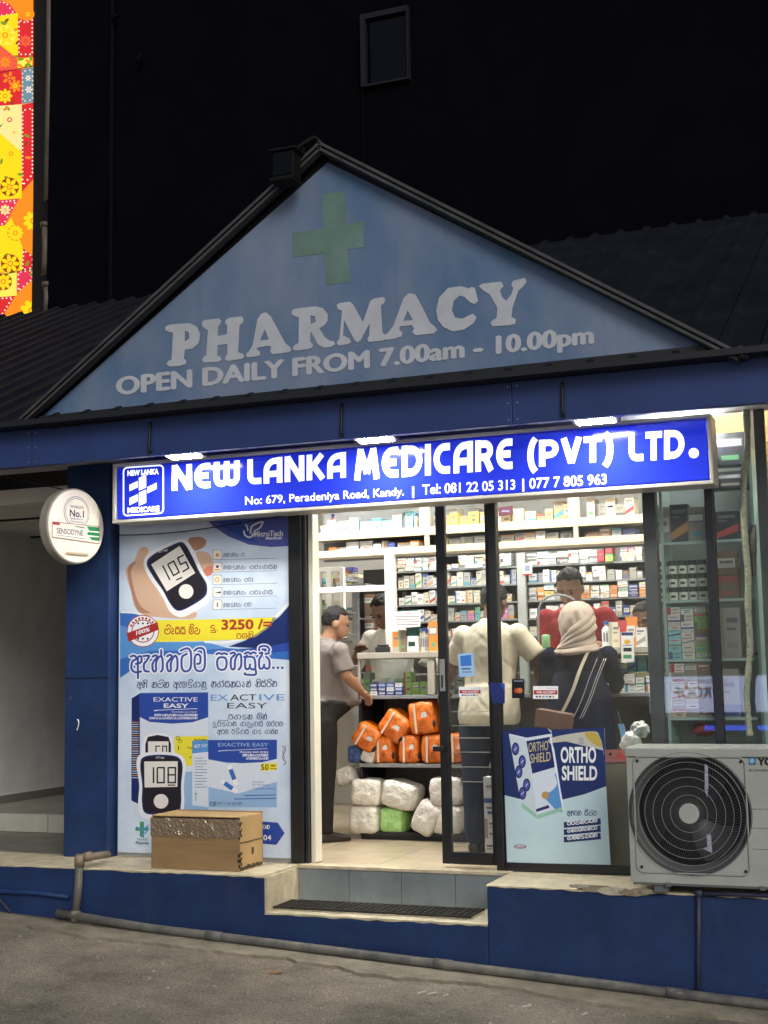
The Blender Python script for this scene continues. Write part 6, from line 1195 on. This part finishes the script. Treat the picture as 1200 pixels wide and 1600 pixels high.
    hell(hc+Vector((0,.05*H,-.037*H)), .016*H,.007*H,.0045*H); hell(hc+Vector((0,.048*H,-.044*H)), .014*H,.007*H,.005*H)
    for sx in (1,-1): hell(hc+Vector((sx*.046*H,-.006*H,-.01*H)), .006*H,.015*H,.02*H)
    me = remeshed(body, .0075, 4); me.materials.append(skin); o = bpy.data.objects.new('body', me); COL.objects.link(o); o.parent = P
    def child(nm, mb, m, voxel=.011, noise=0., ns=9, sm=5, seed=0):
        me = remeshed(mb, voxel, sm, noise, ns, seed); me.materials.append(m); q = bpy.data.objects.new(nm, me); COL.objects.link(q); q.parent = P; return q
    # clothes
    if trousers:
        mb = MB()
        mb.loft([[up(v) for v in ellring((0,y*H,z*H), rx*H+.017, ry*H+.017)] for z, rx, ry, y in ((.455,.085,.062,0),(.50,.101,.077,-.004),(.54,.098,.072+belly*.35,belly*.4),(.585,.091,.066+belly*.7,.002+belly*.7))])
        for sx in (1,-1): mb.tube([(sx*.052*H,0,.5*H),(sx*.06*H,.002*H,.4*H),(sx*.063*H,.003*H,.28*H),(sx*.064*H,-.004*H,.16*H),(sx*.065*H,-.002*H,.035*H)], [.066*H,.061*H,.049*H,.044*H,.041*H], 16)
        child('trousers', mb, trousers, .011, .012, 6, 4, loc[0])
        if belt:
            mb = MB(); mb.loft([[up(v) for v in ellring((0,y*H,z*H), rx*H+.012, ry*H+.012, 28)] for z, rx, ry, y in ((.568,.094,.068+belly*.6,.001+belly*.6),(.59,.0905,.066+belly*.75,.002+belly*.75))]); q = mb.build('belt', belt, P, local=True, smooth=True)
    mb = MB(); torso(mb, .014, hem, .84 if collar else .82)
    if hem <= .5: mb.loft([[up(v) for v in ellring((0,y*H,z*H), rx*H+.031, ry*H+.031)] for z, rx, ry, y in ((hem,.1,.078,-.002),(.50,.102,.08,-.003),(.54,.098,.074+belly*.4,belly*.5),(.60,.086,.062+belly,.004+belly))])
    if .5 < hem < .6: mb.loft([[up(v) for v in ellring((0,y*H,z*H), rx*H+.013, ry*H+.013)] for z, rx, ry, y in ((.565,.094,.068+belly*.6,belly*.6),(.6,.09,.064+belly,.004+belly))])
    for S_, E_, W_ in arms:
        en = S_.lerp(E_, sleeve*1.0) if sleeve <= 1 else E_.lerp(W_, sleeve-1)
        if sleeve <= 1: mb.tube([S_+(S_-E_).normalized()*.012, S_, S_.lerp(en,.5), en], [.037*H,.039*H,.041*H,.043*H], 16, round_=False); mb.ell(S_+(S_-E_).normalized()*.006, .038*H,.038*H,.038*H)
        else: mb.tube([S_, S_.lerp(E_,.5), E_, E_.lerp(W_,.5), en], [.038*H,.037*H,.034*H,.031*H,.03*H], 16)
    for S_, E_, W_ in arms: mb.ell(S_, .043*H, .043*H, .043*H)
    if collar: mb.loft([[up(v) for v in ellring((0,-.006*H,z*H), r_*H, r_*.92*H)] for z, r_ in ((.82,.05),(.838,.044),(.852,.041))])
    child('shirt', mb, shirt, .010, .02, 6, 5, loc[0]*3+1)
    if shoes:
        for sx in (1,-1):
            mb = MB(); x = sx*.065*H; mb.loft([[Vector((x+rx*cos(2*pi*i/14), y, max(0, zc+rz*sin(2*pi*i/14)))) for i in range(14)] for y, rx, zc, rz in ((-.065,.02,.03,.03),(-.055,.034,.035,.04),(0,.038,.045,.05),(.06,.042,.032,.036),(.12,.046,.024,.028),(.17,.036,.018,.02),(.19,.015,.014,.012))])
            mb.build('shoe', mat('black_leather_shoe', (.018,.014,.012), .3, spec=.6), P, local=True, smooth=True)
    if hair == 'short':
        mb = MB(); q = MB(); q.ell((0,0,0), 1,1,1, 0, 40, 28); k = hc+Vector((0,-.008*H,.014*H)); keep = []
        vs = []
        for v in q.v:
            V = Vector(v); nz_ = 1.015+.09*mnoise.noise(V*5+Vector((loc[0],0,0)))+.05*mnoise.noise(V*14); vs.append(hd(k+Vector((V.x*.0482*H*nz_, V.y*.0585*H*nz_, V.z*.0585*H*nz_))))
        fs = [f_ for f_ in q.f if all((Vector(q.v[i]).z > .16+.42*max(0,Vector(q.v[i]).y)+.14*mnoise.noise(Vector(q.v[i])*7)) or (Vector(q.v[i]).y < -.15 and Vector(q.v[i]).z > -.66+.1*mnoise.noise(Vector(q.v[i])*6)) or (Vector(q.v[i]).y < .22 and Vector(q.v[i]).z > -.12) for i in f_)]
        mb.add(vs, fs); h_ = mb.build('hair', HAIR, P, local=True, smooth=True); so_ = h_.modifiers.new('t','SOLIDIFY'); so_.thickness = .006; so_.offset = -1
    if face:
        for nm, pts_ in (('eye', [(.018,.05,.0),(-.018,.05,.0)]),):
            for (x,y,z) in pts_: mb = MB(); hell(hc+Vector((x*H,y*H,z*H)), .0065*H,.004*H,.0042*H, mb, 0, 10, 6); mb.build('eye', EYE, P, local=True, smooth=True)
        for sx in (1,-1): mb = MB(); hell(hc+Vector((sx*.019*H,.0525*H,.0125*H)), .011*H,.003*H,.0022*H, mb, 0, 10, 6); mb.build('eyebrow', HAIR, P, local=True, smooth=True)
        mb = MB(); hell(hc+Vector((0,.0555*H,-.0405*H)), .014*H,.003*H,.0018*H, mb, 0, 10, 6); mb.build('mouth', mat('lip_line', (.1,.04,.035), .5), P, local=True, smooth=True)
    return P, hd, up, H
cloth = lambda n, c, v=.08: mat(n, c, .85, spec=.12, var=v, vs=9, bump=.12, bs=12)
# shop assistant with a grey-brown shirt at the left end of the counter
person((-3.81,1.0,0), rad(-42), 1.59, 'man in grey brown shirt and black trousers standing at the left end of the counter', cloth('taupe_shirt',(.185,.155,.142)), cloth('black_trousers',(.016,.014,.013)), mat('warm_brown_skin', (.3,.15,.085), .5, var=.1), tuple(at(563,1078,1.03)), (-3.47,1.33,1.0), elbR=tuple(at(541,1056,.9)), elbL=(-3.73,1.3,1.06), lean=10, nod=6, turn=-16, sleeve=.85, belly=.065, hem=.56, shoulder=1.28, belt=mat('black_belt',(.01,.01,.01),.35))
# tall customer in a cream polo shirt
person((-2.5,.70,0), rad(-4), 1.685, 'tall man in cream polo shirt and dark jeans, back turned, leaning on the counter', cloth('cream_polo',(.54,.48,.36)), cloth('dark_jeans',(.02,.026,.05)), SKIN2, (-2.27,1.06,1.0), (-2.925,1.09,.985), elbR=(-2.19,.78,1.16), elbL=(-2.79,.84,1.14), lean=7, nod=10, turn=-4, sleeve=.8, hem=.46, shoulder=.98, face=True)
# man in the red shirt behind the counter
person((-2.22,1.98,.0), rad(178), 1.86, 'man in red shirt behind the counter looking down', cloth('red_shirt',(.3,.03,.035)), cloth('black_trousers',(0,0,0)), SKIN, (-2.2,1.66,1.27), (-2.02,1.66,1.27), lean=10, nod=20, sleeve=.8, hem=.46)
# clerk in white half hidden by the notice
person((-3.6,1.95,0), rad(165), 1.72, 'clerk in white shirt behind the counter, face hidden by the paper notice', cloth('white_shirt',(.6,.58,.52)), cloth('black_trousers',(0,0,0)), SKIN2, (-3.78,1.66,1.26), (-3.4,1.66,1.26), lean=6, nod=24, sleeve=1.6, hem=.46)
person((-1.70,1.9,0), rad(170), 1.58, 'person in khaki top behind the counter, half hidden by the grey post', cloth('khaki_top',(.3,.27,.18)), cloth('black_trousers',(0,0,0)), SKIN2, (-1.9,1.64,1.2), (-1.5,1.66,1.26), lean=6, nod=14, sleeve=1.5, hem=.46)
# woman in headscarf and long dark dress
WX, WY, WH = -1.925, .68, 1.5
WP, whd, wup, _ = person((WX,WY,0), rad(2), WH, 'woman in beige headscarf and long dark dress, back turned, at the counter', mat('dark_dress',(.014,.016,.03),.9,spec=.02), None, SKIN, (-1.78,1.04,1.0), (-2.1,1.04,1.0), elbR=(-1.7,.72,1.02), elbL=(-2.15,.72,1.02), lean=4, nod=12, sleeve=1.92, hem=.66, collar=True, hair='none', shoes=True, shoulder=1.06)
mb = MB(); mb.loft([[Vector((x*1.0, y, z)) for x, y, z in [(rx*cos(2*pi*i/40)*(1+.05*sin(9*2*pi*i/40+z*5)*(1.1-z)), ry*sin(2*pi*i/40)*(1+.05*sin(7*2*pi*i/40)*(1.1-z)), z) for i in range(40)]] for z, rx, ry in ((.04,.27,.25),(.4,.235,.215),(.7,.215,.19),(.9,.2,.165),(1.0,.178,.142),(1.07,.155,.11),(1.12,.12,.08))])
mb.build('skirt', cloth('dark_dress',(0,0,0)), WP, local=True, smooth=True)
# headscarf: wraps the head, gathers at the nape, spreads over the shoulders
mb = MB(); rings = []
prof = [(1.522,.012,.012,.03),(1.515,.045,.05,.03),(1.495,.076,.085,.026),(1.46,.098,.11,.02),(1.41,.108,.122,.014),(1.355,.106,.12,.004),(1.31,.097,.11,-.004),(1.275,.096,.106,-.008),(1.245,.108,.112,-.01),(1.22,.125,.122,-.012),(1.205,.13,.126,-.014)]
for k, (z, rx, ry, yo) in enumerate(prof):
    r = []
    for i in range(72):
        a = 2*pi*i/72; d = z-1.3
        b_ = a+d*7; b_ = a+d*11; fold = .12*(abs(sin(b_*3.5+.6))**.55-.6)+.07*(abs(sin(b_*6+d*14))**.5-.6)+.03*sin(a*3+z*20); w = min(1,k/3.5)
        r.append(Vector((rx*cos(a)*(1+fold*w), yo+ry*sin(a)*(1+fold*w), z+.012*sin(a*2+1)*(k > 7)+(.02*cos(a) if k > 8 else 0))))
    rings.append(r)
sub = []
for i in range(len(rings)-1):
    for t in (0,.33,.66): sub.append([rings[i][j].lerp(rings[i+1][j], t) for j in range(72)])
sub.append(rings[-1]); mb.loft(sub, cap=True)
zs_, rx_, ry_, yo_ = zip(*[(p[0],p[1],p[2],p[3]) for p in prof[::-1]])
def head_r(z): return np.interp(z, zs_, rx_), np.interp(z, zs_, ry_), np.interp(z, zs_, yo_)
for k, (z0, dz, w_, a0, a1, out) in enumerate(((1.47,.20,.085,350,205,.012),(1.42,.17,.075,352,200,.016),(1.365,.125,.07,355,198,.02),(1.30,.05,.06,20,170,.016),(1.255,.03,.06,10,175,.02))):
    rows = []
    for i in range(29):
        t = i/28; a = rad(a0+(a1-a0)*t if a1 < a0 else a0-(a0+360-a1)*t); zc = z0-dz*t-.02*sin(pi*t)+.004*sin(t*11+k); w = w_*(.55+.45*sin(pi*min(1,t*1.2+.1)))*(1-.35*t)
        row = []
        for j in range(9):
            s_ = j/8; z = zc+w*(.5-s_); rx, ry, yo = head_r(z); bul = out*(.25+sin(pi*min(1,s_*1.0))**.7)*(1-.25*t)*(1 if 0 < i < 28 else .1); row.append(Vector(((rx+bul)*cos(a), yo+(ry+bul)*sin(a), z-.006*sin(pi*s_))))
        rows.append(row)
    o_ = len(mb.v); mb.add([p for r in rows for p in r], [(i*9+j,i*9+j+1,(i+1)*9+j+1,(i+1)*9+j) for i in range(28) for j in range(8)])
sc = mb.build('headscarf', mat('beige_scarf', (.38,.3,.245), .85, spec=.1, var=.05, vs=5), WP, local=True, smooth=True)
# shoulder bag: strap across the back, brown flap bag at the left hip
HB = thing('handbag', tuple(at(868,1140,.5)), 'brown shoulder bag hanging on a long pale strap across the dark dress', 'handbag')
mb = MB(); pts = [Vector((WX+x, WY+y, z)) for x, y, z in ((.1,-.06,1.245),(.085,-.125,1.2),(.05,-.18,1.1),(.01,-.215,.98),(-.05,-.235,.86),(-.1,-.245,.79))]
sp = spline(pts, 6); mb.loft([[p+Vector((-.012,0,-.004)), p+Vector((.012,0,.004)), p+Vector((.012,.004,.004)), p+Vector((-.012,.004,-.004))] for p in sp]); mb.build('strap', mat('pale_strap', (.42,.36,.27), .5), HB)
mb = MB(); c = at(866,1120,.45); mb.obox(c+Vector((0,0,-.05)), (.105,.0,-.018), (0,.035,0), (.012,0,.085)); mb.build('body', mat('brown_bag', (.16,.09,.065), .5, var=.15), HB, bevel=.015)
mb = MB(); mb.obox(c+Vector((.002,-.038,-.02)), (.107,.0,-.018), (0,.004,0), (.008,0,.052)); mb.build('flap', mat('brown_flap', (.2,.11,.08), .45, var=.15), HB, bevel=.006)
# clear plastic wrap sling: narrow glossy straps
mb = MB(); TR = mat('clear_plastic_strip', (.35,.35,.34), .15, spec=.8)
for dx in (0,.045,.06):
    pts = [Vector((WX+x+dx*.9, WY+y, z)) for x, y, z in ((.14,-.10,1.17),(.1,-.16,1.05),(.06,-.195,.93),(.01,-.225,.82))]; mb.tube(spline(pts,5), .0025, 5)
solo(mb, 'plastic_sling', TR, 'shiny clear plastic sling beside the bag strap on the dark dress', 'sling', smooth=True)
